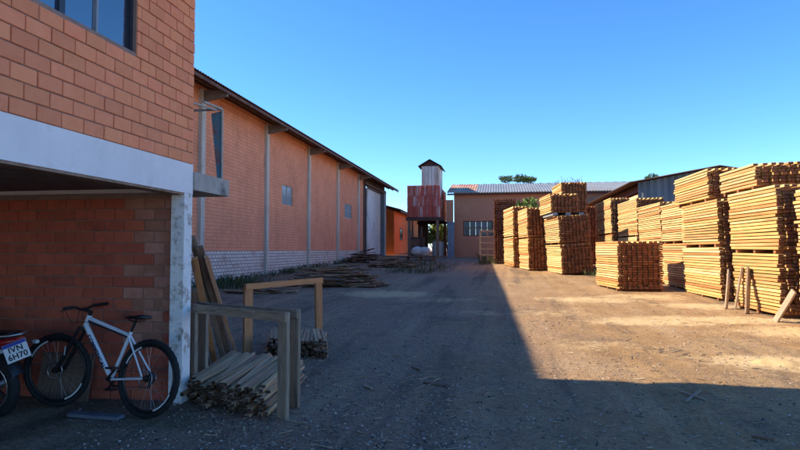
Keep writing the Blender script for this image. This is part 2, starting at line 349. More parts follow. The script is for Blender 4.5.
def ground_material(m):
    nt = m.node_tree; N = nt.nodes; L = nt.links; b = N['Principled BSDF']; b.inputs['Roughness'].default_value = .93
    b.inputs['Specular IOR Level'].default_value = .25
    tc = N.new('ShaderNodeTexCoord'); co = tc.outputs['Object']
    def nz(sc, det=8, ro=.65, st=None):
        n = N.new('ShaderNodeTexNoise'); n.inputs['Scale'].default_value = sc; n.inputs['Detail'].default_value = det; n.inputs['Roughness'].default_value = ro
        if st:
            mp = N.new('ShaderNodeMapping'); mp.inputs['Scale'].default_value = st; L.new(co, mp.inputs[0]); L.new(mp.outputs[0], n.inputs['Vector'])
        else: L.new(co, n.inputs['Vector'])
        return n.outputs['Fac']
    def rng(v, a, c, t0=0, t1=1):
        r = N.new('ShaderNodeMapRange'); r.inputs['From Min'].default_value = a; r.inputs['From Max'].default_value = c
        r.inputs['To Min'].default_value = t0; r.inputs['To Max'].default_value = t1; L.new(v, r.inputs['Value']); return r.outputs[0]
    def mix(f, a, c, bt='MIX'):
        x = N.new('ShaderNodeMix'); x.data_type = 'RGBA'; x.blend_type = bt
        if isinstance(f, float): x.inputs['Factor'].default_value = f
        else: L.new(f, x.inputs['Factor'])
        for k, v in (('A', a), ('B', c)):
            if isinstance(v, tuple): x.inputs[k].default_value = (*v, 1)
            else: L.new(v, x.inputs[k])
        return x.outputs['Result']
    def math_(op, a, c):
        x = N.new('ShaderNodeMath'); x.operation = op
        for k, v in ((0, a), (1, c)):
            if isinstance(v, (int, float)): x.inputs[k].default_value = v
            else: L.new(v, x.inputs[k])
        return x.outputs[0]
    sp = N.new('ShaderNodeSeparateXYZ'); L.new(co, sp.inputs[0])
    X, Y = sp.outputs[0], sp.outputs[1]
    earth = mix(rng(nz(1.1), .35, .68), (.26, .155, .07), (.38, .24, .115))
    earth = mix(rng(nz(3.5), .5, .72, 0, .7), earth, (.20, .125, .075))
    earth = mix(rng(nz(.35), .48, .62, 0, .55), earth, (.42, .29, .15))
    grav = mix(rng(nz(40, 4), .35, .66), (.20, .122, .085), (.38, .25, .175))
    grav = mix(rng(nz(6), .5, .72, 0, .6), grav, (.15, .105, .08))
    gx = math_('ADD', X, math_('MULTIPLY', math_('SUBTRACT', nz(.6), .5), 5.5))
    gx = math_('ADD', gx, math_('MULTIPLY', Y, .03))
    gm_ = rng(gx, -1.2, 2.2, 1, 0)
    base = mix(gm_, earth, grav)
    moss = math_('MULTIPLY', rng(nz(1.6), .54, .64), rng(X, -3.4, -2.6, 1, 0))
    base = mix(math_('MULTIPLY', moss, .55), base, (.05, .065, .03))
    trk = nz(1.0, 7, .6, (1.5, .10, 1))
    base = mix(rng(trk, .52, .64, 0, .7), base, (.10, .07, .055))
    base = mix(rng(trk, .46, .34, 0, .5), base, (.44, .31, .18))
    damp = rng(nz(.55, 6, .6), .57, .66, 0, .6)
    base = mix(damp, base, (.11, .075, .055))
    grit = rng(nz(.7, 5, .6), .40, .60)
    mott = nz(16, 9, .78)
    base = mix(math_('MULTIPLY', rng(mott, .52, .66, 0, .85), rng(grit, 0, 1, .35, 1)), base, (.055, .038, .03))
    base = mix(rng(mott, .46, .36, 0, .55), base, (.47, .33, .20))
    fine = nz(55, 4, .7)
    base = mix(math_('MULTIPLY', rng(fine, .54, .66, 0, .8), rng(grit, 0, 1, .25, 1)), base, (.05, .036, .03))
    speck = rng(nz(75, 2, .5), .58, .64)
    base = mix(math_('MULTIPLY', math_('MULTIPLY', speck, grit), .7), base, (.56, .45, .33))
    dark = rng(nz(28, 3, .6), .60, .70, 0, .65)
    base = mix(dark, base, (.045, .036, .03))
    # sawdust strewn in patches where the packs are handled
    pat = None
    for (cx, cy, rx, ry, k) in SAWDUST:
        dx = math_('DIVIDE', math_('SUBTRACT', X, cx), rx); dy = math_('DIVIDE', math_('SUBTRACT', Y, cy), ry)
        r2 = math_('ADD', math_('MULTIPLY', dx, dx), math_('MULTIPLY', dy, dy))
        a = math_('MULTIPLY', rng(r2, 0, 1.3, 1, 0), k)
        pat = a if pat is None else math_('MAXIMUM', pat, a)
    pf = math_('ADD', pat, math_('MULTIPLY', math_('SUBTRACT', nz(3.0, 12, .82, (1, .8, 1)), .5), 3.4))
    pf = rng(pf, .25, .85)
    saw = mix(rng(nz(9), .35, .65), (.48, .34, .18), (.64, .49, .28))
    base = mix(math_('MULTIPLY', pf, .9), base, saw)
    L.new(base, b.inputs['Base Color'])
    bp = N.new('ShaderNodeBump'); bp.inputs['Strength'].default_value = .75; bp.inputs['Distance'].default_value = .03
    h = math_('ADD', math_('MULTIPLY', nz(45, 5), .9), math_('MULTIPLY', nz(9, 7), 1.4)); L.new(h, bp.inputs['Height']); L.new(bp.outputs[0], b.inputs['Normal'])
SAWDUST = []
for px, py, rx, ry, k in ((590, 300, 1.6, .9, .9), (640, 297, 1.5, .9, .8), (650, 322, 1.5, .6, 1), (720, 320, 2.0, .7, 1), (790, 332, 1.2, .7, .9),
                          (778, 362, 1.2, .6, 1), (700, 306, 1.2, .8, .9), (560, 312, 1.0, .8, .45), (388, 294, 1.7, 1.3, 1.0), (440, 300, 1.6, .8, .5),
                          (480, 312, .9, .6, .45), (600, 345, 1.0, .5, .4)):
    p = gp(px, py); SAWDUST.append((p.x, p.y, rx, ry, k))
ground_material(gm)
g_mb = MB(); g_mb.add(vs, fs, 0, True); struct('ground', g_mb, 'yard_ground')
_gridH = gh
def gz2(x, y): return gh(x, y)

# ================================================================== NEAR BRICK BUILDING (first floor over an open carport)
FX = -3.2                                                             # street face
Y_END = 5.70; WALL_Y = 5.62; BX0 = -10.0; BY0 = -4.0
Z_B0, Z_B1 = 2.19, 2.505; ROOF_Z = 5.45
house = thing('brick_building', 'two storey orange brick building over an open carport with white painted beam', 'building', (FX, Y_END, 0))
def hp(name, mb, m, parent=house): return mb.build(name, m, parent, world=(parent is house))
hp('beam', MB().bb((FX - .16, BY0, Z_B0), (FX, Y_END, Z_B1)).bb((BX0, Y_END - .15, Z_B0 + .01), (FX - .162, Y_END - .002, Z_B1)), 'plaster')
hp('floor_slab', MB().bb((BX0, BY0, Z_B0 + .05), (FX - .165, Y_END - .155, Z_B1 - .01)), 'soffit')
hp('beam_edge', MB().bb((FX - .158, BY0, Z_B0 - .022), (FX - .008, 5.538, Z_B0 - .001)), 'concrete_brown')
cols = MB().bb((FX - .15, 5.54, -.05), (FX - .003, Y_END - .003, Z_B0 - .002)); hp('column', cols, 'column_paint')
for yy in (1.2, -3.0): hp('column', MB().bb((FX - .15, yy - .08, -.05), (FX - .003, yy + .08, Z_B0 - .002)), 'column_paint')
hp('back_wall', MB().bb((BX0, BY0, -.05), (BX0 + .15, WALL_Y, Z_B0 + .04)), 'mortar')
# street wall of the upper floor: mortar core with the window opening, bricks proud of it
W0, W1, WZ0, WZ1 = 2.55, 4.69, 3.375, 4.52
core = MB()
for a, b in (((BY0, Z_B1), (Y_END, WZ0)), ((BY0, WZ1), (Y_END, ROOF_Z)), ((W1, WZ0), (Y_END, WZ1)), ((BY0, WZ0), (W0, WZ1))):
    core.bb((FX - .15, a[0] + (.006 if b[0] == Y_END else 0) * 0, a[1]), (FX - .012, b[0] - .012 if b[0] == Y_END else b[0], b[1]))
uw = hp('street_wall', core, 'mortar')
ew = hp('end_wall', MB().bb((BX0, Y_END - .16, Z_B1), (FX - .152, Y_END - .012, ROOF_Z)).bb((BX0, BY0, Z_B1), (BX0 + .15, Y_END - .17, ROOF_Z)), 'mortar')
lw = hp('carport_wall', MB().bb((BX0, WALL_Y + .012, -.05), (FX - .152, WALL_Y + .075, Z_B0 + .008)), 'mortar')
BL, BH, BJ = .237, .1195, .010
def brick_mesh(l, h, t, m, nm='brick'): return bevel_box((t, l - BJ, h - BJ), .004, nm, m)
bm_full = brick_mesh(BL, BH, .10, 'brick'); _bm = {}
def cut_mesh(l, m='brick'):
    k = (round(l, 3), m)
    if k not in _bm: _bm[k] = brick_mesh(l, BH, .10, m)
    return _bm[k]
rest = MB(); nb_face = 0
row = 0; z = Z_B1 + .002
while z + BH < ROOF_Z:
    y = Y_END - (BL / 2 if row % 2 else 0)
    spans = []
    if row % 2: spans.append((Y_END - BL / 2, Y_END))
    while y > BY0:
        spans.append((max(BY0, y - BL), y)); y -= BL
    for a, b in spans:
        segs = [(a, b)]
        zc = z + BH / 2
        if WZ0 - .02 < zc < WZ1 + .02:
            segs = []
            if a < W0: segs.append((a, min(b, W0)))
            if b > W1: segs.append((max(a, W1), b))
        for (p, q) in segs:
            if q - p < .04: continue
            yc = (p + q) / 2; jx = random.uniform(-.003, .003)
            vis = yc > 2.9 and zc < 4.45 and (zc - CH) / max(yc, .1) < .98
            if vis:
                o = inst('brick', bm_full if abs(q - p - BL) < .002 else cut_mesh(q - p), uw, (FX - .05 + jx, yc, zc),
                         (random.uniform(-.006, .006), random.uniform(-.006, .006), random.uniform(-.006, .006))); nb_face += 1
            else: rest.box((FX - .05 + jx, yc, zc), (.10, q - p - BJ, BH - BJ))
    z += BH; row += 1
o = rest.build('brick_field', 'brick', uw); o['kind'] = 'stuff'
rest = MB(); row = 0; z = .0; nb_in = 0                               # far wall of the carport
bm_x = bevel_box((BL - BJ, .07, BH - BJ), .004, 'brick', 'brick_carport'); bm_xl = bevel_box((BL - BJ, .07, BH - BJ), .004, 'brick', 'brick_pale'); _bx = {}
while z + BH < Z_B0 + .02:
    x = FX - .152; first = True
    if row % 2: x_sp = [(x - BL * .5, x)]; x -= BL * .5
    else: x_sp = []
    while x > BX0 + .2: x_sp.append((x - BL, x)); x -= BL
    for (p, q) in x_sp:
        xc = (p + q) / 2; zc = z + BH / 2; jy = random.uniform(-.003, .003)
        is_pale = (random.random() < (.95 if xc > FX - .48 else (.4 if xc > FX - .72 else 0))) and zc > .55
        mname = 'brick_pale' if is_pale else 'brick_carport'
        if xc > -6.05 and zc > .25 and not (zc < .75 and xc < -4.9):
            if abs(q - p - BL) < .002: me = bm_xl if is_pale else bm_x
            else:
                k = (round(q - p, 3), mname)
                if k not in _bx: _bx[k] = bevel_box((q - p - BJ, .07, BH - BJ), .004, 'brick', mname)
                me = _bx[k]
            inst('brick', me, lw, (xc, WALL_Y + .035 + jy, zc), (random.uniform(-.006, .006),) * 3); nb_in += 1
        else: rest.box((xc, WALL_Y + .035 + jy, zc), (q - p - BJ, .07, BH - BJ))
    z += BH; row += 1
o = rest.build('brick_field', 'brick_carport', lw); o['kind'] = 'stuff'
print('bricks', nb_face, nb_in)
# window
wf = MB(); t = .032; X0, X1 = FX - .10, FX - .045
for a, b in (((W0, WZ0), (W1, WZ0 + .018)), ((W0, WZ1 - t), (W1, WZ1)), ((W0, WZ0 + .018), (W0 + t, WZ1 - t)), ((W1 - t, WZ0 + .018), (W1, WZ1 - t))):
    wf.bb((X0, a[0], a[1]), (X1, b[0], b[1]))
win = hp('window', wf, 'window_frame')
mull = (3.23, 3.84, 4.23)
for k, ym in enumerate(mull): MB().bb((X0 + .006, ym - (.03 if k == 1 else .012), WZ0 + .018), (X1 - .006, ym + (.03 if k == 1 else .012), WZ1 - t)).build('mullion', 'window_frame' if k != 2 else 'grey_blue', win)  # last mullion's grey-blue colour stands in for a bluish reflection
edges_ = [W0 + t] + list(mull) + [W1 - t]
for k in range(4): MB().bb((X0 + .022, edges_[k] + .03, WZ0 + .018), (X0 + .028, edges_[k + 1] - .03, WZ1 - t)).build('pane', 'glass_blue', win)
MB().bb((X0 + .031, 4.27, WZ0 + .36), (X0 + .036, 4.33, WZ1 - t - .01)).build('latch_strip', 'curtain', win)
# balcony along the far end, roof over it
BAL_Y = 6.50
hp('balcony_slab', MB().bb((-6.2, Y_END + .003, 2.235), (FX + .02, BAL_Y, 2.43)), 'concrete')
fr = hp('balcony_frame', MB().tube([atX(192, 96, FX - .05) + Vector((0, .25, 0)), (FX - .05, BAL_Y - .06, 3.285)], .016, 6)
        .tube([(FX - .05, BAL_Y - .06, 3.285), (FX - .05, BAL_Y - .05, 2.43)], .014, 6)
        .tube([(FX - .05, Y_END + .02, 3.19), (FX - .05, BAL_Y - .2, 3.24)], .012, 6)
        .tube([(FX - .05, BAL_Y - .06, 3.285), (-6.1, BAL_Y - .06, 3.285)], .014, 6), 'concrete')
ps = MB(); a = [(FX - .06, BAL_Y - .045, 2.43), (FX - .11, BAL_Y - .045, 2.43), (FX - .20, BAL_Y - .045, 3.24), (FX - .07, BAL_Y - .045, 3.27)]
ps.add(a + [(p[0], p[1] + .02, p[2]) for p in a], [(0, 1, 2, 3), (7, 6, 5, 4), (0, 4, 5, 1), (1, 5, 6, 2), (2, 6, 7, 3), (3, 7, 4, 0)]); hp('balcony_panel', ps, 'blue_sheet')
RY1 = 7.24; RX1 = FX + .75
rm = MB(); vs = []; n = 90
for (x, z) in ((RX1, 5.30), (-6.6, 6.65), (-10.8, 5.30)):
    for i in range(n + 1):
        y = -4.6 + (RY1 + 4.6) * i / n; dz = .02 * math.sin(i * 1.9)
        vs.append((x, y, z + dz))
rm.add(vs, [(r * (n + 1) + i, r * (n + 1) + i + 1, (r + 1) * (n + 1) + i + 1, (r + 1) * (n + 1) + i) for r in range(2) for i in range(n)])
roof = hp('roof', rm, 'roof_dark')
MB().bb((RX1 - .03, -4.6, 5.16), (RX1 - .005, RY1 - .01, 5.285)).build('fascia', 'wood_dark', roof)

# ================================================================== LONG BRICK WAREHOUSE
WX = -10.81; WEX = WX + 1.15; W_Y0, W_Y1 = 3.0, 46.2; HZ = 1.55
hall = thing('brick_warehouse', 'long orange brick warehouse with white painted base courses and dark overhanging roof', 'warehouse', (WX, 26, .4))
def wp(name, mb, m, parent=hall): return mb.build(name, m, parent, world=(parent is hall))
wp('wall_base', MB().bb((WX - .3, W_Y0, -.3), (WX, W_Y1, HZ)), 'hall_white')
WY = [(28.06, 29.62, 3.92, 4.95), (40.39, 42.45, 3.90, 4.95)]
wu = MB(); ycur = W_Y0; TOPZ = 7.95
for (a, b, z0, z1) in WY:
    wu.bb((WX - .3, ycur, HZ), (WX - .015, a, TOPZ)); wu.bb((WX - .3, a, HZ), (WX - .015, b, z0)); wu.bb((WX - .3, a, z1), (WX - .015, b, TOPZ)); ycur = b
wu.bb((WX - .3, ycur, HZ), (WX - .015, W_Y1, TOPZ)); wp('wall', wu, 'hall_brick')
for (a, b, z0, z1) in WY:
    f = MB(); X0, X1 = WX - .11, WX - .06
    for p, q in (((a, z0), (b, z0 + .06)), ((a, z1 - .06), (b, z1)), ((a, z0 + .06), (a + .06, z1 - .06)), ((b - .06, z0 + .06), (b, z1 - .06)),
                 (((a + b) / 2 - .03, z0 + .06), ((a + b) / 2 + .03, z1 - .06)), ((a + .06, (z0 + z1) / 2 - .02), ((a + b) / 2 - .03, (z0 + z1) / 2 + .02)),
                 (((a + b) / 2 + .03, (z0 + z1) / 2 - .02), (b - .06, (z0 + z1) / 2 + .02))): f.bb((X0, p[0], p[1]), (X1, q[0], q[1]))
    w = wp('window', f, 'concrete')
    for p, q in ((a + .06, (a + b) / 2 - .03), ((a + b) / 2 + .03, b - .06)):
        for r, s_ in ((z0 + .06, (z0 + z1) / 2 - .02), ((z0 + z1) / 2 + .02, z1 - .06)): MB().bb((X0 + .02, p, r), (X0 + .03, q, s_)).build('pane', 'glass_far', w)
for y in (7.5, 13.6, 19.75, 25.88, 32.1, 38.3, 44.3):
    c = wp('pilaster', MB().bb((WX - .1, y - .14, 0), (WX + .13, y + .14, TOPZ - .4)), 'pilaster')
    b = MB(); z = 7.36
    vs = [(WX + .132, y - .07, z - .28), (WX + .132, y + .07, z - .28), (WX + .132, y + .07, z + .14), (WX + .132, y - .07, z + .14),
          (WEX - .1, y - .07, z - .12), (WEX - .1, y + .07, z - .12), (WEX - .1, y + .07, z + .06), (WEX - .1, y - .07, z + .06)]
    b.add(vs, [(0, 1, 2, 3), (4, 7, 6, 5), (0, 4, 5, 1), (1, 5, 6, 2), (2, 6, 7, 3), (3, 7, 4, 0)]); b.build('bracket', 'soffit', c)
# end bay with the big sliding door
wp('end_wall', MB().bb((WX - .3, W_Y1, 0), (WX - .02, 47.2, TOPZ)).bb((WX - .3, 47.2, 7.05), (WX - .02, 55.4, TOPZ)), 'roof_dark')
dr = wp('sliding_door', MB().bb((WX - .08, 47.7, .62), (WX + .02, 53.1, 6.95)), 'door_white')
for k in range(1, 5): MB().bb((WX + .021, 47.7 + k * 1.08 - .03, .64), (WX + .035, 47.7 + k * 1.08 + .03, 6.9)).build('rib', 'door_white', dr)
MB().bb((WX + .022, 47.7, 6.75), (WX + .05, 53.1, 6.93)).build('top_rail', 'rusty_iron', dr)
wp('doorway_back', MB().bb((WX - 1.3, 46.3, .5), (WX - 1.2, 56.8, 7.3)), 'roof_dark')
wp('corner_post', MB().bb((WX - .35, 54.6, .6), (WX + .12, 55.5, 7.3)), 'grey_blue')
wp('track_beam', MB().bb((WX - .02, 46.25, 7.0), (WX + .14, 55.4, 7.2)), 'rusty_iron')
# corrugated roof
def corrugated(mb, p00, p01, p10, waves, amp, seg=6, mi=0, rows=1):  # p00->p01 across the waves, p00->p10 down the sheet
    p00, p01, p10 = Vector(p00), Vector(p01), Vector(p10); u = p01 - p00; w = p10 - p00; nrm = u.cross(w).normalized()
    if nrm.z < 0: nrm = -nrm
    n = waves * seg; vs = []
    for r in range(rows + 1):
        for i in range(n + 1): vs.append(p00 + u * (i / n) + w * (r / rows) + nrm * amp * math.sin(2 * math.pi * i / seg))
    mb.add(vs, [(r * (n + 1) + i, r * (n + 1) + i + 1, (r + 1) * (n + 1) + i + 1, (r + 1) * (n + 1) + i) for r in range(rows) for i in range(n)], mi, True)
    return mb
rm = MB(); RYA, RYB = 2.4, 57.2
corrugated(rm, (WEX, RYA, 7.50), (WEX, RYB, 7.50), (WX - 9, RYA, 10.3), 300, .018, 4)
corrugated(rm, (WX - 9, RYA, 10.3), (WX - 9, RYB, 10.3), (WX - 19, RYA, 7.3), 60, .035, 4)
roof = wp('roof', rm, 'roof_dark')
for x, z in ((WEX - .08, 7.38), (WX + .55, 7.55), (WX + .1, 7.70)): MB().bb((x - .03, RYA + .1, z - .05), (x + .03, RYB - .1, z + .06)).build('purlin', 'rusty_iron', roof)
wp('far_gable', MB().bb((WX - 18, 55.6, 0), (WX - .36, 55.8, 7.0)), 'roof_dark')
wp('gable_wall', MB().bb((WX - 18, W_Y0, 0), (WX - .302, W_Y0 + .2, 7.6)), 'hall_brick')

# ================================================================== ORANGE BUILDING BEHIND THE WAREHOUSE
OX = -10.35
ob = thing('orange_building', 'bright orange painted building beyond the warehouse door', 'building', (OX, 66, gz(66)))
def op(name, mb, m, parent=ob): return mb.build(name, m, parent, world=(parent is ob))
op('wall', MB().bb((OX - 6, 58.0, .5), (OX, 84, 5.55)), 'orange_paint')
rm = MB(); corrugated(rm, (OX + .75, 57.6, 5.65), (OX + .75, 85, 5.35), (OX - 6.3, 57.6, 7.6), 90, .04, 4); op('roof', rm, 'roof_dark')
op('fascia', MB().bb((OX + .68, 57.7, 5.38), (OX + .72, 84.6, 5.55)), 'rusty_iron')
for (y0, y1, z0, z1) in ((61.5, 63.2, 2.6, 3.9), (69.6, 71.8, 2.0, 3.9), (77, 79.5, 2.4, 3.9)):
    f = MB(); f.bb((OX + .003, y0, z0), (OX + .05, y1, z0 + .1)).bb((OX + .003, y0, z1 - .1), (OX + .05, y1, z1)).bb((OX + .003, y0, z0 + .1), (OX + .05, y0 + .12, z1 - .1)).bb((OX + .003, y1 - .12, z0 + .1), (OX + .05, y1, z1 - .1))
    w = op('window', f, 'rusty_iron'); MB().bb((OX + .004, y0 + .12, z0 + .1), (OX + .02, y1 - .12, z1 - .1)).build('pane', 'glass_dark', w)
for y in (66.6, 74.5): op('post', MB().bb((OX + .55, y - .12, .9), (OX + .75, y + .12, 5.35)), 'rusty_iron')

# ================================================================== FAR BUILDING ACROSS THE END OF THE YARD
FY = 52.0
pL = atY(454, 193, FY); eave = pL.z
fb = thing('far_shed', 'wide brown brick shed with shiny corrugated metal roof at the end of the yard', 'building', (8, FY, gz(FY)))
def fp(name, mb, m, parent=fb): return mb.build(name, m, parent, world=(parent is fb))
FR = 26.0
wa = atY(463, 221, FY); wb = atY(493, 236, FY)
fw_ = MB().bb((pL.x, FY, .4), (wa.x, FY + .3, eave - .1)).bb((wa.x, FY, .4), (wb.x, FY + .3, wb.z)).bb((wa.x, FY, wa.z), (wb.x, FY + .3, eave - .1)).bb((wb.x, FY, .4), (FR, FY + .3, eave - .1))
fw_.bb((pL.x, FY + .302, .4), (pL.x + .3, FY + 12, eave - .1)); fp('wall', fw_, 'far_wall')
wf = MB(); n = 5
for k in range(n + 1): x = wa.x + (wb.x - wa.x - .08) * k / n; wf.bb((x, FY + .08, wb.z), (x + .08, FY + .16, wa.z))
for z in (wb.z, (wa.z + wb.z) / 2, wa.z - .08): wf.bb((wa.x, FY + .06, z), (wb.x, FY + .078, z + .08))
w = fp('window', wf, 'rusty_iron')
for k in range(n):
    x = wa.x + (wb.x - wa.x - .08) * k / n
    for r in range(2):
        z0 = wb.z + r * (wa.z - wb.z) / 2
        MB().bb((x + .1, FY + .10, z0 + .08), (x + (wb.x - wa.x) / n, FY + .12, z0 + (wa.z - wb.z) / 2)).build('pane', 'glass_dim' if (k, r) in ((2, 1), (3, 1), (2, 0)) else 'glass_dark', w)
rdg = atY(470, 184.5, FY + 6)
rm = MB(); e0 = atY(446.5, 193, FY - .5)
corrugated(rm, (e0.x + 2.6, FY - .5, e0.z), (FR + .5, FY - .5, e0.z), (e0.x + 2.6, FY + 6, rdg.z), 120, .035, 4)
corrugated(rm, (e0.x, FY + 6, rdg.z), (FR + .5, FY + 6, rdg.z), (e0.x, FY + 12.5, e0.z), 40, .035, 4)
roof = fp('roof', rm, 'roof_zinc')
rr = MB(); corrugated(rr, (e0.x, FY - .5, e0.z + .01), (e0.x + 2.62, FY - .5, e0.z + .01), (e0.x, FY + 6, rdg.z + .01), 11, .035, 4)
o = rr.build('rusty_sheet', 'roof_zinc_rust', roof)
MB().bb((e0.x + .05, FY - .46, e0.z - .2), (FR, FY - .42, e0.z - .05)).build('fascia', 'roof_dark', roof)

# ================================================================== WATER TOWER / RED TANK ROOM ON STILTS
TY = 50.0
a = atY(407, 185.5, TY); b = atY(438.7, 217, TY)
tw = thing('elevated_tank_house', 'rusty red sheet metal tank house raised on posts beside the far shed', 'tank house', ((a.x + b.x) / 2, TY + 1.5, gz(TY)))
def tp(name, mb, m, parent=tw): return mb.build(name, m, parent, world=(parent is tw))
D = 7.4
bx = MB()
np_ = 5; wdt = (b.x - a.x) / np_
core = tp('tank_box', MB().bb((a.x + .06, TY + .06, b.z), (b.x - .06, TY + D, a.z - .05)), 'rusty_iron')
for k in range(np_):
    for r in range(3):
        hz = (a.z - b.z) / 3; z0 = b.z + r * hz
        jj = random.uniform(-.015, .015)
        s = MB(); corrugated(s, (a.x + k * wdt + .015, TY + jj, z0 + .012), (a.x + (k + 1) * wdt - .015, TY + jj, z0 + .012), (a.x + k * wdt + .015, TY + jj, z0 + hz - .012), 4, .02, 4); s.build('sheet_panel', 'red_sheet', core)
for k in range(6):
    for r in range(3):
        hz = (a.z - b.z) / 3; z0 = b.z + r * hz; dy = (D - .1) / 6; y0 = TY + .05 + k * dy
        s = MB(); corrugated(s, (b.x, y0 + .015, z0 + .012), (b.x, y0 + dy - .015, z0 + .012), (b.x, y0 + .015, z0 + hz - .012), 4, .02, 4); s.build('sheet_panel', 'tower_sheet' if (k + r) % 3 == 0 else 'red_sheet', core)
for yy in (TY, TY + D - .1): tp('deck_beam', MB().bb((a.x - .1, yy - .1, b.z - .3), (b.x + .5, yy + .1, b.z - .01)), 'roof_dark')
for x, y in ((a.x + .2, TY), (b.x - .1, TY), (a.x + .2, TY + D - .1), (b.x - .1, TY + D - .1)): tp('post', MB().bb((x - .12, y - .09, .5), (x + .12, y + .09, b.z - .302)), 'wood_dark')
c0 = atY(421.5, 190, TY + 1.2); c1 = atY(438.5, 166, TY + 1.2)
td = c1.x - c0.x
tt = tp('tank_tower', MB().bb((c0.x + .05, TY + 1.25, a.z), (c1.x - .05, TY + 1.15 + 2.4 * td, c1.z)), 'roof_dark')
for k in range(5):
    w_ = td / 5
    s = MB(); corrugated(s, (c0.x + k * w_ + .01, TY + 1.2, a.z - .05), (c0.x + (k + 1) * w_ - .01, TY + 1.2, a.z - .05), (c0.x + k * w_ + .01, TY + 1.2, c1.z), 3, .02, 4); s.build('sheet_panel', 'tower_sheet', tt)
    s = MB(); corrugated(s, (c1.x, TY + 1.2 + k * 2.4 * w_ + .01, a.z - .05), (c1.x, TY + 1.2 + (k + 1) * 2.4 * w_ - .01, a.z - .05), (c1.x, TY + 1.2 + k * 2.4 * w_ + .01, c1.z), 3, .02, 4); s.build('sheet_panel', 'tower_sheet', tt)
pk = atY(430, 160, TY + 1.2)
rf = MB(); o_ = .28; xa, xb, xm = c0.x - o_, c1.x + o_, (c0.x + c1.x) / 2; y0, y1 = TY + .9, TY + 1.5 + 2.4 * td
for t_ in (0, .05): rf.add([(xa, y0, c1.z - .05 + t_), (xm, y0, pk.z + t_), (xb, y0, c1.z - .05 + t_), (xa, y1, c1.z - .05 + t_), (xm, y1, pk.z + t_), (xb, y1, c1.z - .05 + t_)], [(0, 1, 4, 3), (1, 2, 5, 4)])
rf.build('roof', 'roof_dark', tt)
MB().add([(c0.x, TY + 1.21, c1.z), (c1.x, TY + 1.21, c1.z), (xm, TY + 1.21, pk.z - .03), (c0.x, TY + 1.3, c1.z), (c1.x, TY + 1.3, c1.z), (xm, TY + 1.3, pk.z - .03)], [(0, 1, 2), (5, 4, 3), (0, 3, 4, 1), (1, 4, 5, 2), (2, 5, 3, 0)]).build('gable', 'roof_dark', tt)
# wall and metal sheets between tank house and shed
p0 = atY(446, 200, FY - .8); p1 = atY(455, 222, FY - .8)
lk = thing('passage_lintel', 'ochre wall panel bridging the passage between tank house and far shed', 'wall', (p0.x, FY - .8, gz(FY)))
MB().bb((p0.x, FY - .8, p1.z), (pL.x - .02, FY - .6, p0.z)).build('wall_panel', 'far_wall', lk, world=True)
p0 = atY(447.5, 222, FY - .9); p1 = atY(454.5, 257, FY - .9)
s = MB(); corrugated(s, (p0.x, FY - .9, .8), (p1.x, FY - .9, .8), (p0.x, FY - .9, p0.z - .01), 7, .03, 4); s.build('metal_sheet', 'grey_blue', lk, world=True)
MB().bb((p0.x, FY - .86, .8), (p1.x, FY - .82, p0.z - .02)).build('sheet_backing', 'roof_dark', lk, world=True)
tp('shade_sheet', MB().bb((atY(418, 230, TY + 5.6).x, TY + 5.6, .5), (atY(428, 230, TY + 5.6).x, TY + 5.75, b.z - .35)), 'roof_dark')  # added dark sheet standing in for the shade under the tank house
# small things in the passage
p = gp(433.5, 257); r_ = .5
dm = MB(); pts = []; q = Vector((p.x + .3, p.y + 1.2, gz(p.y)))
dm.tube([(q.x, q.y, q.z), (q.x, q.y, q.z + .05), (q.x, q.y, q.z + 1.35), (q.x, q.y, q.z + 1.4)], [.52, .55, .55, .50], 18)
for zz in (.45, .92): dm.ring((0, 0, 0), .55, .02, 24, 6) if False else None
d_ = dm.build('drum', 'drum_pale'); tag(d_, 'tall pale drum standing in the passage under the tank house', 'drum')
def lumpy(name, c, size, m, seed, label, cat, group=None):
    bm = bmesh.new(); bmesh.ops.create_icosphere(bm, subdivisions=3, radius=1)
    for v in bm.verts:
        n_ = noise.noise(v.co * 1.6 + Vector((seed * 7.1, 0, 0))) * .22 + noise.noise(v.co * 4 + Vector((0, seed, 0))) * .08
        k = 1 + n_; v.co = Vector((math.copysign(abs(v.co.x) ** .75, v.co.x) * size[0] * k, math.copysign(abs(v.co.y) ** .75, v.co.y) * size[1] * k, max(-.9, v.co.z) * size[2] * k))
    me = bpy.data.meshes.new(name); bm.to_mesh(me); bm.free(); me.materials.append(MATS[m])
    for p_ in me.polygons: p_.use_smooth = True
    o = inst(name, me, None, (c[0], c[1], c[2] + size[2] * .88)); tag(o, label, cat, group); return o
for k, (px, lab) in enumerate(((422, 'lumpy white sack at the dark doorway end of the pair of sacks'), (429, 'lumpy white sack lying against the pale drum'))):
    q = gp(px, 258.5); lumpy('sack', (q.x, q.y - 3, gz(q.y - 3) + .35), (.46, .42, .36), 'bag_white', k + 1, lab, 'sack', 'white sacks under the tank house')
q = gp(425, 259); pal = thing('wood_platform', 'low stack of grey boards under the white sacks', 'platform', (q.x, q.y - 3, gz(q.y - 3)))
for k in range(7):
    me = bevel_box((2.6 + random.uniform(-.2, .2), .16, .05), .005, 'board', 'wood_dark')
    inst('board', me, pal, (0, -.55 + k * .18, .33), (0, 0, random.uniform(-.03, .03)))
for x in (-1, 0, 1): inst('bearer', bevel_box((.12, 1.2, .3), .005, 'bearer', 'wood_dark'), pal, (x, 0, .15))
q = gp(424, 256); mc = thing('dark_cabinet', 'dark machine cabinet in the shade under the tank house', 'machine', (q.x, TY + .6, gz(TY)))
MB().box((0, 0, .95), (1.1, 1.0, 1.7)).build('housing', 'roof_dark', mc); MB().box((-.2, -.52, 1.2), (.8, .03, .9)).build('door', 'rusty_iron', mc); MB().tube([(.3, 0, 1.69), (.3, 0, 2.7)], .12, 10).build('duct', 'rusty_iron', mc)

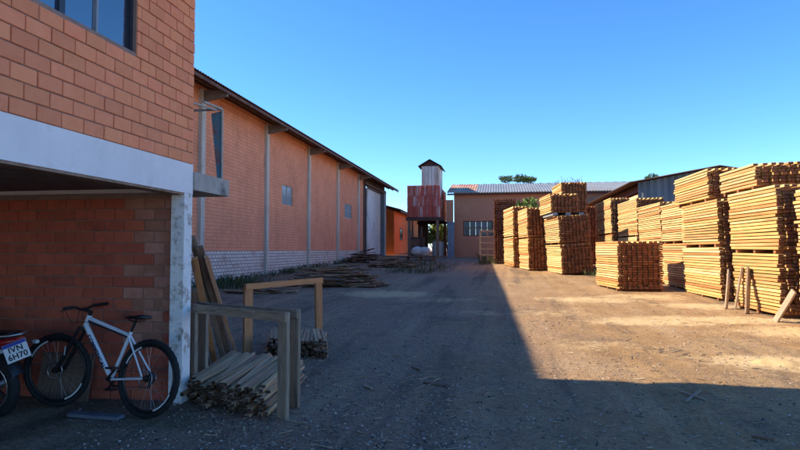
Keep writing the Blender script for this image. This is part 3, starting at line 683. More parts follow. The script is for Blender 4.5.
# ================================================================== METAL SHED BEHIND THE STACKS ON THE RIGHT
SY = 35.0
c = atY(638, 181.5, SY); ap = atY(713, 167.5, SY)
sh = thing('metal_shed', 'grey corrugated metal shed with a pink side wall behind the lumber stacks', 'building', (c.x + 6, SY, gz(SY)))
def sp_(name, mb, m, parent=sh): return mb.build(name, m, parent, world=(parent is sh))
sl = (ap.z - c.z) / (ap.x - c.x); W2 = ap.x - c.x + .2; zc, za = c.z, c.z + sl * W2
g = MB(); n = 90; vs = []
for i in range(n + 1):
    x = c.x + 2 * W2 * i / n; zt = zc + sl * (W2 - abs(x - c.x - W2)) - .06; dy = .03 * math.sin(i * math.pi / 2)
    vs += [(x, SY + dy, .3), (x, SY + dy, zt)]
g.add(vs, [(2 * i, 2 * i + 2, 2 * i + 3, 2 * i + 1) for i in range(n)]); sp_('gable_wall', g, 'shed_metal')
sp_('side_wall', MB().bb((c.x, SY + .1, .3), (c.x + .2, SY + 17, zc - .75)), 'pink_wall')
rm = MB(); corrugated(rm, (c.x - .55, SY - .5, zc - sl * .55), (c.x - .55, SY + 17.5, zc - sl * .55), (c.x + W2, SY - .5, za), 80, .04, 4)
corrugated(rm, (c.x + W2, SY - .5, za), (c.x + W2, SY + 17.5, za), (c.x + 2 * W2 + .5, SY - .5, zc - sl * .5), 80, .04, 4)
roof = sp_('roof', rm, 'roof_dark')
sp_('eave_beam', MB().bb((c.x + .25, SY + .12, zc - .5), (c.x + .35, SY + 17, zc - .1)), 'rusty_iron')

# ================================================================== LUMBER PACKS
def pack(label, corner, yaw, wid, ln, z0, hgt, pitch=.076, lum='lumber', bearers=True, lean=0.0, group='lumber packs drying in stacks', bw=.11, gap=.05, seed=0):
    """corner = near corner on the yard side; boards run along local y, their sawn ends face the near side"""
    rnd = random.Random(seed * 31 + 5)
    t = thing('lumber_pack', label, 'lumber pack', (corner[0], corner[1], z0), (0, lean, yaw), group)
    n = max(2, int(round((hgt - (.09 if bearers else 0)) / pitch))); th = pitch * .78
    zb = .09 if bearers else 0.0
    nbx = max(3, int(wid / (bw + gap))); stp = wid / nbx
    mix_ = [lum] * 5 + (['lumber_pale', 'lumber_pale', 'lumber_pale', 'lumber_red'] if lum != 'sticker' else [])
    face = [bevel_box((bw, ln + rnd.uniform(-.06, .09), th * rnd.uniform(.86, 1.05)), .005, 'board', [m_, 'lumber_end_shaded']) for m_ in mix_]
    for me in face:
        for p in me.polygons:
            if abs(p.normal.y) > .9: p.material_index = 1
    bulk = MB(); st = MB()
    drift = rnd.uniform(-.03, .03)
    for k in range(n):
        z = zb + k * pitch + th / 2
        ox = drift * (k / n) + rnd.uniform(-.018, .018); oy = rnd.uniform(-.03, .03)
        for j in range(nbx):
            x = bw / 2 + j * stp + ox + rnd.uniform(-.008, .008)
            y = ln / 2 + oy + rnd.uniform(-.025, .025)
            if j == 0: inst('board', rnd.choice(face), t, (x, y, z), (rnd.gauss(0, .0028), rnd.uniform(-.04, .04), rnd.uniform(-.007, .007)))
            elif k == n - 1: inst('board', rnd.choice(face), t, (x, y, z), (0, rnd.uniform(-.03, .03), rnd.uniform(-.01, .01)))
            else: bulk.box((x, y, z), (bw, ln + rnd.uniform(-.05, .06), th), None, 0, 1)
        if k < n - 1:
            for q in (.12, .5, .88):
                st.box((wid / 2 - .01, q * ln + rnd.uniform(-.04, .04), z + pitch / 2), (wid - .09, .06, pitch - th - .002))
    o = bulk.build('inner_lumber', [lum, 'lumber_end_shaded'], t); o['kind'] = 'stuff'
    o = st.build('sticker_layer', 'sticker', t); o['kind'] = 'stuff'
    if bearers:
        for q in (.10, .5, .9): MB().box((wid / 2, q * ln, .043), (wid - .04, .10, .086)).build('bearer', 'sticker', t)
    return t
SEED = [0]
def stack(tiers, corner, yaw, wid, ln, labels, lum='lumber', pitch=.076, lean=0.0, offs=None, **kw):
    z = z00 = gz2(*corner[:2]) - .01
    for i, h in enumerate(tiers):
        SEED[0] += 1; dx, dy, dw, dl = (offs[i] if offs and offs[i] else (0, 0, 0, 0))
        pack(labels[i], (corner[0] + dx + math.sin(lean) * (z - z00), corner[1] + dy), yaw, wid + dw, ln + dl, z, h, pitch, lum, True, lean, seed=SEED[0], **kw)
        n = max(2, int(round((h - .09) / pitch))); z += .09 + (n - 1) * pitch + pitch * .78 + .004
# nearest row on the far side of the yard (yard face near X = 5.8)
stack((1.38, 1.38), (5.97, 9.9), RAD(1), 1.3, 2.75, ('bottom lumber pack cut by the frame edge, nearest the camera', 'upper lumber pack cut by the frame edge, nearest the camera'), lean=RAD(-1))
stack((1.35, 1.42, .60), (5.83, 13.25), RAD(1.5), 1.15, 2.2, ('bottom lumber pack behind the three grey leaning boards', 'middle lumber pack above the leaning boards, under a shorter pack',
      'short topmost lumber pack showing a wide dark end above the leaning boards'), lean=RAD(-1.5), offs=(None, (.0, -.05, 0, .1), (.05, 1.0, .1, -.25)))
stack((1.45, 1.34, .90), (5.82, 16.5), RAD(1), 1.2, 2.85, ('bottom pack of the tallest three-tier lumber stack', 'middle pack of the tallest three-tier lumber stack', 'topmost pack of the tallest three-tier lumber stack'),
      lean=RAD(-1.5), offs=(None, (.0, .0, 0, 0), (.06, .75, 0, .0)))
stack((1.50, 1.40), (5.98, 19.75), RAD(1), 1.2, 2.45, ('bottom lumber pack shaded by the low pack, next to the tallest stack', 'upper lumber pack next to the tallest stack, above a dark shadow'), lum='lumber_grey', lean=RAD(-1.6))
stack((1.55, 1.55), (6.02, 22.5), RAD(1), 1.2, 3.1, ('bottom lumber pack half hidden by the low separate pack', 'upper pale lumber pack leaning, second along from the tallest stack'), lum='lumber_grey', lean=RAD(-2.4))
stack((1.75, 1.65), (6.0, 26.3), RAD(1), 1.2, 3.6, ('bottom lumber pack right behind the low separate pack', 'upper pale lumber pack showing over the low separate pack'), lum='lumber_grey', lean=RAD(-1.0))
stack((1.9, 1.9), (5.9, 31.5), RAD(1), 1.0, 4.2, ('bottom lumber pack beside the dark gap at the far end of the long row', 'upper lumber pack beside the dark gap at the far end of the long row'), lum='lumber_grey', lean=RAD(-.5))
stack((1.63,), (3.77, 19.2), RAD(7), 1.45, 2.35, ('single low lumber pack standing alone in front of the row, dark end facing out',), pitch=.076)
# far group
stack((1.42, 1.32), (2.95, 27.6), RAD(7), 1.50, 3.9, ('bottom pack of the stack carrying a short raised pack', 'middle pack of the stack carrying a short raised pack'), lum='lumber_grey', lean=RAD(-3.6), pitch=.09)
z = gz2(2.95, 27.6) + 2.79
SEED[0] += 1; pack('short orange lumber pack raised on grey blocks on top of the far stack', (2.5, 27.7), RAD(7), 1.36, 2.6, z + .13, .92, .09, 'lumber', False, 0, seed=99)
for k, dx in enumerate((.15, .75, 1.35)):
    o = MB().box((0, 0, .06), (.22, 2.3, .12)).build('spacer_block', 'grey_blue', None, loc=(2.4 + dx, 28.9 + dx * .12, z)); o.rotation_euler = (0, 0, RAD(7))
    tag(o, 'grey spacer beam under the short raised lumber pack, ' + ('yard side end', 'middle one', 'row side end')[k], 'spacer', 'spacer beams under the raised pack')
stack((1.70, 1.60, 1.58), (3.55, 33.2), RAD(4), 1.45, 3.0, ('bottom pack of the tall far stack behind the raised pack', 'middle pack of the tall far stack behind the raised pack', 'topmost pack of the tall far stack with dry twigs on it'), pitch=.10)
stack((1.72, 1.60), (1.62, 30.7), RAD(7), 1.02, 3.6, ('bottom pack of the narrow stack second from the shed window', 'upper pack of the narrow stack second from the shed window'), lum='lumber', lean=RAD(-1.8), pitch=.09)
stack((1.78, 1.75), (.93, 33.6), RAD(7), .9, 4.0, ('bottom pale pack of the stack nearest the shadow edge', 'upper pale pack of the stack nearest the shadow edge'), lum='lumber_grey', lean=RAD(-.8), pitch=.10)
stack((2.2, 2.2), (-.2, 38.4), RAD(-1), 1.45, 3.0, ('bottom dark weathered lumber pack standing before the shed wall', 'upper dark weathered lumber pack standing before the shed wall'), lum='sticker', pitch=.13)

stack((1.9, 1.9), (4.9, 38.5), RAD(2), 1.6, 3.0, ('bottom dark pack added to darken the gap behind the end of the long row', 'upper dark pack added to darken the gap behind the end of the long row'), lum='sticker', pitch=.12)  # added dark packs, hide the sunlit wall and keep the gap dark
# boards propped on the near row
def prop(px0, py0, px1, py1, w, lab):
    a = gp(px0, py0); b = atX(px1, py1, 5.72); b.z = max(b.z, .5)
    a.x = min(a.x, 5.6); o = plank('propped_board', a - Vector((0, 0, .02)), b, w, .035, 'wood_frame', None, roll=RAD(80)); tag(o, lab, 'board', 'boards leaning on the lumber packs')
prop(726, 309, 729, 271, .15, 'thin grey board propped upright on the lumber pack, farthest of three')
prop(739, 309, 742, 267, .10, 'narrow middle board of three propped upright on the lumber pack')
prop(747, 314, 749, 268, .22, 'wide grey board propped upright on the lumber pack, nearest of three')
a = gp(775, 322); b = atX(794, 291, 5.74); o = plank('propped_board', a, b, .16, .04, 'wood_frame', None, roll=RAD(60)); tag(o, 'grey board leaning at a slant against the near lumber pack', 'board', 'boards leaning on the lumber packs')

# ================================================================== TIMBER RACKS, SLAT BUNDLES, LEANING PLANKS
def rack(label, gl, gr, h, w, m, depth_vec=None, lean_r=0.0):
    gl, gr = Vector(gl), Vector(gr); t = thing('timber_rack', label, 'rack', (gl + gr) / 2)
    d = (gr - gl).normalized(); up = Vector((0, 0, 1))
    tl, tr = gl + up * h, gr + up * h - d * lean_r
    # face boards: wide side towards the camera
    plank('post', gl - up * .03, tl, w, .045, m, t, roll=math.atan2(d.y, d.x)); plank('post', gr - up * .03, tr, w, .045, m, t, roll=math.atan2(d.y, d.x))
    off = Vector((d.y, -d.x, 0)) * .034
    e = d * (w / 2)
    plank('rail', tl - e - up * .045 + off * -1.0 * 0 + off, tr + e - up * .045 + off, .02, .09, m, t)
    return t
rack('grey wooden goal-shaped rack frame nearest the camera, straddling the slat bundle', gp(192, 397), gp(283, 418.5), 1.0, .125, 'wood_frame')
rack('grey wooden goal-shaped rack frame just behind the nearest one', gp(203, 390), gp(294.5, 407), .985, .12, 'wood_frame')
rack('orange-brown wooden goal-shaped rack frame standing farther back in the yard', gp(247.5, 353), gp(319, 338), 1.04, .16, 'wood_warm', lean_r=.03)
def bundle(label, fl, fr_, back_dir, ln, hgt, n_r, seed, m='slat'):
    rnd = random.Random(seed); fl, fr_ = Vector(fl), Vector(fr_); wv = fr_ - fl; W = wv.length; wd = wv.normalized()
    t = thing('slat_bundle', label, 'slat bundle', (fl + fr_) / 2, group='bundles of sawn slats')
    me = [bevel_box((a, 1, b), .003, 'slat', [m, 'slat_end_shaded']) for a, b in ((.048, .034), (.054, .030), (.042, .038))]
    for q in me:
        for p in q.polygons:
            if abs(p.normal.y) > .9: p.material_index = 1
    bd = Vector(back_dir).normalized(); rows = int(hgt / .038); cnt = 0
    for r in range(rows):
        ww = W * (1 - .10 * (r / max(1, rows - 1)) ** 2); n = int(ww / .056)
        for i in range(n):
            f = (i + .5) / n - .5
            ag = rnd.gauss(0, .03) - f * .05 + (rnd.gauss(0, .03) if r == rows - 1 else 0)
            d = Matrix.Rotation(ag, 3, 'Z') @ bd
            c = (fl + fr_) / 2 + wd * (f * ww + rnd.uniform(-.01, .01)) + bd * (ln / 2 + rnd.uniform(-.07, .07)) + Vector((0, 0, .02 + r * .037 + rnd.uniform(-.008, .008)))
            d.z = -.02 * r / rows + rnd.gauss(0, .012)
            # keep what the heap shows: outer rows and ends as pieces
            o = inst('slat', rnd.choice(me), t, (0, 0, 0)); l_ = ln * rnd.uniform(.86, 1.06)
            M = plank_rot((0, 0, 0), d, rnd.uniform(-.18, .18)); o.rotation_euler = M.to_euler(); o.scale = (1, l_, 1)
            o.location = c; o.matrix_parent_inverse = pm(t).inverted(); cnt += 1
    print('slats', cnt); return t
fl = gp(180, 402); fr_ = gp(268, 420); bundle('neat bundle of pale sawn slats under the two grey racks', fl, fr_, (-.13, 1, 0), 1.72, .30, 0, 3)
fl = gp(264, 357); fr_ = gp(330, 359); bundle('smaller dark bundle of slats in front of the orange-brown rack', fl, fr_, (-.35, 1, 0), 1.3, .27, 0, 4)
# planks leaning on the far corner of the brick building
for k, (bx, by, tx, ty, w, m) in enumerate(((215, 362, 194, 258, .075, 'wood_warm'), (224, 359, 192, 237, .07, 'wood_frame'), (230, 357, 199, 247, .085, 'wood_dark'), (236, 354, 206, 256, .05, 'slat'), (207, 366, 193, 290, .09, 'wood_dark'))):
    a = gp(bx, by); b = atX(tx, ty, FX - .02 + .04 * k); b = atY(tx, ty, min(max(b.y, Y_END + .12 + .06 * k), a.y + .3))
    o = plank('leaning_plank', a - Vector((0, 0, .03)), b, w, .035, m, None, roll=RAD(20))
    tag(o, ('warm brown plank leaning closest to the white column behind the racks', 'long pale plank leaning tallest behind the white column', 'dark wide plank in the middle of the leaning group by the white column',
            'narrow pale plank leaning outermost beside the white column', 'short dark board leaning lowest behind the rack posts')[k], 'plank', 'planks leaning by the white column')

# scrap pile against the warehouse
def scrap(label, cx, cy, L_, W_, H_, n, seed, m=('wood_scrap', 'wood_dark'), lens=(1.2, 3.2)):
    rnd = random.Random(seed); t = thing('scrap_wood_pile', label, 'wood pile', (cx, cy, gz2(cx, cy)))
    mes = {}
    for i in range(n):
        u = rnd.uniform(-1, 1); v = rnd.uniform(-1, 1); top = H_ * max(.05, (1 - u * u) * (1 - .7 * v * v))
        z = rnd.uniform(.0, 1) ** .7 * top + .03
        ln = round(rnd.uniform(*lens) * 4) / 4; w = rnd.choice((.1, .15, .2, .26)); mm = m[0] if rnd.random() < .65 else m[1]
        k = (ln, w, mm)
        if k not in mes: mes[k] = bevel_box((w, ln, .042), .004, 'board', mm)
        inst('board', mes[k], t, (u * L_ / 2, v * W_ / 2, z), (rnd.gauss(0, .09), rnd.gauss(0, .16), math.pi / 2 + rnd.gauss(0, .38)))
    return t
c = gp(333, 287); scrap('long heap of dark weathered scrap boards along the warehouse wall', c.x - .1, c.y + .6, 2.7, 1.5, .72, 240, 11, lens=(.6, 1.5))
c = gp(268, 292); scrap('low scatter of scrap sticks behind the orange-brown rack', c.x, c.y, 1.8, 1.0, .15, 26, 12, lens=(.6, 1.4))
c = gp(398, 268); scrap('tangled pile of boards in front of the sliding door end', c.x - .6, c.y + 1, 1.8, 1.6, .6, 60, 13, lens=(.8, 1.8))
c = gp(365, 264); scrap('dark heap at the foot of the white sliding door', c.x - .5, c.y + 2, 2.2, 1.2, .9, 60, 14, m=('wood_dark', 'roof_dark'), lens=(.8, 1.6))
# pallet rack by the far shed window
q = gp(487, 263); pr = thing('slatted_crate', 'pale slatted wooden crate stack under the shed window', 'crate', (q.x, q.y, gz(q.y)))
w0 = atY(480.5, 240, q.y).x - q.x; w1 = atY(494, 240, q.y).x - q.x; top = atY(487, 230, q.y).z - gz(q.y)
for x in (w0, (w0 + w1) / 2, w1):
    for y in (0, .9): inst('post', bevel_box((.1, .1, top), .01, 'post', 'wood_frame'), pr, (x, y, top / 2))
for k in range(6):
    z = .12 + k * (top - .2) / 5
    for y in (-.06, .96): inst('slat', bevel_box((w1 - w0 + .1, .03, .11), .005, 'slat', 'wood_frame'), pr, ((w0 + w1) / 2, y, z), (0, random.uniform(-.03, .03), 0))

# ================================================================== BICYCLE
ra = gp(144, 419.5); fa = gp(52, 407); fa = ra + (fa - ra).normalized() * 1.16
hd = (fa - ra); ang = math.atan2(hd.y, hd.x)
bk = thing('bicycle', 'white mountain bike with black tyres leaning on the carport wall', 'bicycle', (ra.x, ra.y, gz2(ra.x, ra.y) + .004), (RAD(7), 0, ang))
# local: x forward, z up, rear contact at the origin; local -y side ... +y is to the rider's left = away from / towards wall by heading
Rw = .365; RH = Vector((0, 0, Rw)); FHb = Vector((1.16, 0, Rw)); BBk = Vector((.455, 0, .325)); SCl = Vector((.285, 0, .76)); HT = Vector((.845, 0, .915)); HB = Vector((.888, 0, .80))
def wheel(nm, c, parent, steer=0.0, decal=2.4):
    hub = MB().cyl((0, -.055, 0), (0, .055, 0), .022, 12).cyl((0, -.028, 0), (0, -.022, 0), .035, 16).cyl((0, .022, 0), (0, .028, 0), .035, 16)
    w = hub.build('wheel', 'black_metal', parent, loc=c)
    MB().ring((0, 0, 0), Rw - .027, .027, 72, 12, bumps=.004).build('tyre', 'black_rubber', w)
    MB().ring((0, 0, 0), Rw - .062, .013, 56, 8, rx=.012).build('rim', 'black_metal', w)
    for s in (-1, 1):
        for k in range(2): MB().ring((0, s * .013, 0), Rw - .062, .008, 14, 6, rx=.003, a0=decal + k * math.pi, a1=decal + k * math.pi + .8).build('rim_decal', 'decal_white', w)
    sp = MB()
    for i in range(28):
        a = 2 * math.pi * i / 28; s = 1 if i % 2 else -1; tg = a + (.35 if (i // 2) % 2 else -.35)
        sp.tube([(.03 * math.cos(tg), s * .025, .03 * math.sin(tg)), ((Rw - .068) * math.cos(a), s * .004, (Rw - .068) * math.sin(a))], .0011, 4, caps=False)
    o = sp.build('spoke_set', 'steel', w); o['kind'] = 'stuff'
    MB().ring((0, .04, 0), .078, .008, 32, 4, rx=.0012).build('brake_disc', 'steel', w)
    if steer: w.rotation_euler = (0, 0, steer)
    return w
wheel('rear', RH, bk, decal=3.55)
# steering assembly rotates about the head axis
st_ang = RAD(16); axis = (HT - HB).normalized()
def S(p): p = Vector(p); return HB + Matrix.Rotation(st_ang, 3, axis) @ (p - HB)
fw = wheel('front', S(FHb), bk, decal=3.55); fw.rotation_euler = Matrix.Rotation(st_ang, 3, axis).to_euler()
frm = MB().tube([HB - axis * .01, HT + axis * .01], .024, 12)
fo = frm.build('frame', 'bike_white', bk)
def ft(name, pts, r, m='bike_white', n=12): return MB().tube(pts, r, n).build(name, m, fo)
dtA, dtB = HB + axis * .03, BBk
ft('down_tube', [dtA, dtA.lerp(dtB, .5), dtB], [.027, .026, .023])
ft('top_tube', [HT - axis * .02, SCl - Vector((0, 0, .01))], [.021, .017])
tt0, tt1 = HT - axis * .045, SCl - Vector((0, 0, .032)); ft('top_tube_stripe', [tt0, tt1], [.013, .011], 'decal_blue')
ft('seat_tube', [BBk, SCl + (SCl - BBk).normalized() * .03], .0175)
for s in (-1, 1):
    ft('chain_stay', [BBk + Vector((-.03, s * .03, 0)), RH + Vector((.02, s * .065, 0))], [.012, .009])
    ft('seat_stay', [SCl + Vector((0, s * .014, -.02)), RH + Vector((.02, s * .065, .02))], [.010, .008])
ft('bottom_bracket', [BBk + Vector((0, -.037, 0)), BBk + Vector((0, .037, 0))], .023, 'black_metal')
# lettering on both sides of the down tube
lt = text_mesh('COMMENCAL', .062, 'decal_blue', spacing=1.05, bold=.002)
dv = (dtB - dtA).normalized()
for s in (-1, 1):
    xax = dv if s > 0 else -dv                                        # reading direction
    yax = Vector((0, 0, 1)).cross(Vector((0, 0, 0))) ; nrm = Vector((0, s, 0)); yax = nrm.cross(xax)
    o = inst('lettering', lt, fo, dtA.lerp(dtB, .5) + nrm * .0275); o.rotation_euler = Matrix((xax, yax, nrm)).transposed().to_euler(); o.scale = (1, .8, 1)
ft('seat_post', [SCl, SCl + (SCl - BBk).normalized() * .16], .0135, 'black_metal')
sc_ = SCl + (SCl - BBk).normalized() * .175
sd = MB().loft([(sc_.x - .13, sc_.z + .005, .03, .012), (sc_.x - .12, sc_.z + .01, .068, .022), (sc_.x - .05, sc_.z + .008, .066, .024), (sc_.x + .02, sc_.z + .004, .035, .02), (sc_.x + .10, sc_.z, .02, .016), (sc_.x + .14, sc_.z - .006, .012, .010)], 16)
sdo = sd.build('saddle', 'black_plastic', bk)
for s in (-1, 1): MB().tube([(sc_.x - .09, s * .03, sc_.z - .012), (sc_.x - .03, s * .022, sc_.z - .04), (sc_.x + .06, s * .02, sc_.z - .035), (sc_.x + .11, 0, sc_.z - .014)], .0035, 6).build('saddle_rail', 'black_metal', sdo)
# fork
fk = MB().tube([S(HB + axis * .0 + Vector((0, -.065, 0))), S(HB - axis * .015), S(HB + Vector((0, .065, 0)))], .022, 10).build('fork_crown', 'black_metal', bk)
for s in (-1, 1):
    top = HB + Vector((.012, s * .062, .01)); low = FHb + Vector((-.03, s * .062, .0)); mid = top.lerp(low, .38)
    MB().tube([S(top), S(mid)], .0155, 10).build('stanchion', 'black_metal', fk)
    MB().tube([S(mid), S(low), S(FHb + Vector((0, s * .062, 0)))], [.023, .019, .016], 10).build('fork_leg', 'black_plastic', fk)
    if s > 0: MB().box(S(mid.lerp(low, .25)) + Vector((0, .024, 0)), (.012, .002, .09)).build('fork_decal', 'decal_white', fk)
stA = HT + axis * .035; stB = stA + Vector((.075, 0, .035))
hb = MB().tube([S(HT + axis * .01), S(stA)], .019, 10).tube([S(stA - Vector((.015, 0, 0))), S(stB)], .018, 10).build('stem', 'black_metal', bk)
bar = MB().tube([S(stB + Vector((-.045, -.35, .035))), S(stB + Vector((-.01, -.15, .03))), S(stB + Vector((0, -.05, 0))), S(stB + Vector((0, .05, 0))), S(stB + Vector((-.01, .15, .03))), S(stB + Vector((-.045, .35, .035)))], .0135, 10).build('handlebar', 'black_metal', bk)
for s in (-1, 1):
    MB().tube([S(stB + Vector((-.03, s * .23, .033))), S(stB + Vector((-.047, s * .36, .035)))], .0175, 10).build('grip', 'black_rubber', bar)
    MB().tube([S(stB + Vector((-.01, s * .19, .03))), S(stB + Vector((.04, s * .23, .012))), S(stB + Vector((.035, s * .30, .0)))], [.008, .007, .005], 6).build('brake_lever', 'black_metal', bar)
    MB().tube([S(stB + Vector((.0, s * .17, .025))), S(stB + Vector((.12, s * .12, -.0))), S(stB + Vector((.10, s * .04, -.14))), HT.lerp(HB, .5) + Vector((-.02, s * .028, 0)), SCl + Vector((.1, s * .02, .0))], .0035, 6).build('cable', 'black_plastic', bar)
# drivetrain on the rider's right (-y): 
MB().ring(BBk + Vector((0, -.05, 0)), .075, .012, 36, 4, rx=.002).build('chainring', 'black_metal', bk)
for s, d in ((-1, 1), (1, -1)):
    e = BBk + Vector((.12 * d, s * .07, -.12 * d)); c_ = MB().tube([BBk + Vector((0, s * .06, 0)), e], [.013, .010], 8).build('crank_arm', 'black_metal', bk)
    MB().box(e + Vector((0, s * .05, 0)), (.09, .09, .018)).build('pedal', 'black_plastic', c_)
for rr, yy in ((.055, -.036), (.045, -.042), (.035, -.048)): MB().ring(RH + Vector((0, yy, 0)), rr, .006, 30, 4, rx=.0015).build('cassette_ring', 'steel', bk)
MB().tube([RH + Vector((.0, -.043, .052)), BBk + Vector((0, -.05, .085))], .004, 4).tube([RH + Vector((.05, -.05, -.09)), BBk + Vector((0, -.05, -.083))], .004, 4).build('chain', 'steel', bk)
MB().tube([RH + Vector((.02, -.06, -.03)), RH + Vector((.045, -.06, -.10))], .014, 8).build('derailleur', 'black_metal', bk)

# ================================================================== MOTORCYCLE (only its tail is in the picture)
mr_ = gp(-4, 416)
mt = thing('motorcycle', 'parked motorcycle with red tail and white number plate, mostly outside the frame', 'motorcycle', (mr_.x, mr_.y, gz2(mr_.x, mr_.y)), (RAD(-6), 0, RAD(172)))
def mwheel(c, r, mw):
    w = MB().cyl((0, -.07, 0), (0, .07, 0), .055, 16).build('wheel', 'steel', mt, loc=c)
    MB().ring((0, 0, 0), r - mw, mw, 56, 12, bumps=.006).build('tyre', 'black_rubber', w)
    MB().ring((0, 0, 0), r - 2 * mw, .016, 48, 8, rx=.035).build('rim', 'steel', w)
    for i in range(5):
        a = 2 * math.pi * i / 5; MB().tube([(.05 * math.cos(a), 0, .05 * math.sin(a)), ((r - 2 * mw) * math.cos(a), 0, (r - 2 * mw) * math.sin(a))], [.018, .014], 6).build('spoke', 'black_metal', w)
    return w
mwheel((0, 0, .305), .305, .05); mwheel((1.29, 0, .305), .305, .042)
def mp_(name, mb, m, par=mt): return mb.build(name, m, par)
mp_('swingarm', MB().tube([(0, -.11, .305), (.45, -.10, .36)], .02, 8).tube([(0, .11, .305), (.45, .10, .36)], .02, 8), 'black_metal')
for s in (-1, 1): mp_('shock_absorber', MB().tube([(.02, s * .13, .32), (.12, s * .13, .68)], [.022, .03], 10), 'black_metal')
fen = MB(); vs = []
for i in range(13):
    a = math.pi * (.38 + .5 * i / 12); 
    for y in (-.07, -.05, .05, .07): vs.append((.36 * math.cos(a) - .01, y, .305 + .36 * math.sin(a) - (.03 if abs(y) > .06 else 0)))
fen.add(vs, [(i * 4 + j, i * 4 + j + 1, i * 4 + j + 5, i * 4 + j + 4) for i in range(12) for j in range(3)], 0, True); mp_('rear_fender', fen, 'black_plastic')
mp_('engine', MB().box((.62, 0, .38), (.34, .26, .26)).box((.72, 0, .58), (.16, .2, .2), Matrix.Rotation(.3, 3, 'Y')), 'black_metal')
mp_('exhaust', MB().tube([(.8, -.1, .55), (.9, -.14, .35), (.7, -.17, .24), (.35, -.18, .29), (.05, -.18, .33)], [.02, .02, .03, .045, .04], 12), 'black_metal')
mp_('seat', MB().loft([(-.28, .80, .06, .035), (-.2, .80, .10, .045), (.1, .775, .12, .05), (.38, .755, .12, .05), (.55, .78, .09, .05)], 16), 'black_plastic')
mp_('tail_cowl', MB().loft([(-.38, .765, .05, .025), (-.3, .75, .085, .045), (-.1, .72, .11, .05), (.15, .70, .12, .06)], 16), 'moto_red')
mp_('tail_light', MB().loft([(-.425, .715, .045, .022), (-.39, .715, .062, .034), (-.33, .71, .06, .034)], 14), 'lamp_red')
mp_('grab_rail', MB().tube([(0, -.13, .79), (-.25, -.12, .815), (-.36, -.08, .82), (-.40, 0, .822), (-.36, .08, .82), (-.25, .12, .815), (0, .13, .79)], .012, 8), 'steel')
mp_('tank', MB().loft([(.5, .84, .07, .05), (.6, .86, .14, .10), (.8, .88, .16, .12), (.98, .9, .11, .09), (1.02, .91, .05, .05)], 16), 'moto_red')
mp_('side_panel', MB().loft([(.12, .62, .12, .03), (.25, .62, .13, .09), (.45, .60, .12, .06)], 14), 'moto_red')
mp_('frame', MB().tube([(1.05, 0, .95), (.95, 0, .5), (.7, 0, .25), (.45, 0, .30), (.38, 0, .72), (-.3, 0, .73)], .02, 8), 'black_metal')
for s in (-1, 1):
    mp_('fork_leg', MB().tube([(1.29, s * .09, .305), (1.08, s * .09, .95)], [.024, .019], 10), 'steel')
    sg = mp_('turn_signal', MB().tube([(-.30, s * .06, .70), (-.33, s * .17, .70)], .007, 6), 'black_plastic')
    MB().loft([(-.37, .70, .022, .016), (-.345, .70, .028, .022), (-.31, .70, .018, .016)], 10).build('lens', 'drum_pale', sg).location = (0, s * .18, 0)
mp_('handlebar', MB().tube([(.93, -.36, 1.08), (1.0, -.2, 1.07), (1.05, -.06, 1.0), (1.05, .06, 1.0), (1.0, .2, 1.07), (.93, .36, 1.08)], .012, 8), 'steel')
mp_('headlight', MB().loft([(1.1, .92, .06, .06), (1.16, .92, .09, .09), (1.2, .92, .085, .085)], 16), 'steel')
mp_('front_fender', MB().ring((1.29, 0, .305), .335, .006, 16, 6, rx=.055, a0=.5, a1=2.2), 'moto_red')
# number plate: bent bracket turned towards the yard
pc = atY(16.5, 351, 4.60)
M0 = pm(mt); Mi = M0.inverted()
xx = (RV * .93 + UV * .38 + FV * .25).normalized(); nn = (Vector((0, 0, CH)) - pc).normalized() + Vector((.35, .05, .25)); nn = (nn - xx * nn.dot(xx)).normalized(); yy = nn.cross(xx)
MW = Matrix((xx, yy, nn)).transposed().to_4x4(); MW.translation = pc
def plate_part(me_or_mb, name, m, off):
    if isinstance(me_or_mb, MB): o = me_or_mb.build(name, m, pl_root if name != 'number_plate' else mt)
    else: o = inst(name, me_or_mb, pl_root)
    return o
pl_root = MB().box((0, 0, 0), (.20, .17, .003)).build('number_plate', 'plate_white', mt)
pl_root.matrix_local = Mi @ MW
MB().box((0, .068, .0022), (.196, .032, .001)).build('plate_band', 'plate_blue', pl_root)
inst('lettering', text_mesh('IVN', .072, 'plate_ink', bold=.0015, spacing=1.1), pl_root, (.0, .020, .0028))
inst('lettering', text_mesh('6H70', .072, 'plate_ink', bold=.0015, spacing=1.05), pl_root, (.0, -.045, .0028))
MB().box((0, -.005, -.01), (.17, .16, .012)).build('plate_bracket', 'black_plastic', pl_root)

# plank and sheet on the carport floor
a = gp(71, 417); b = gp(121, 421); o = plank('floor_plank', a + Vector((0, 0, .03)), b + Vector((0, 0, .03)), .11, .035, 'pvc', None); tag(o, 'blue-grey plank lying on the ground under the bicycle', 'plank')
a = Vector((-4.55, WALL_Y - .13, -.02)); b = a + Vector((0, .11, .50)); o = plank('dark_sheet', a, b, .62, .02, 'wood_dark', None); tag(o, 'dark sheet leaning low on the carport wall behind the bicycle', 'sheet')

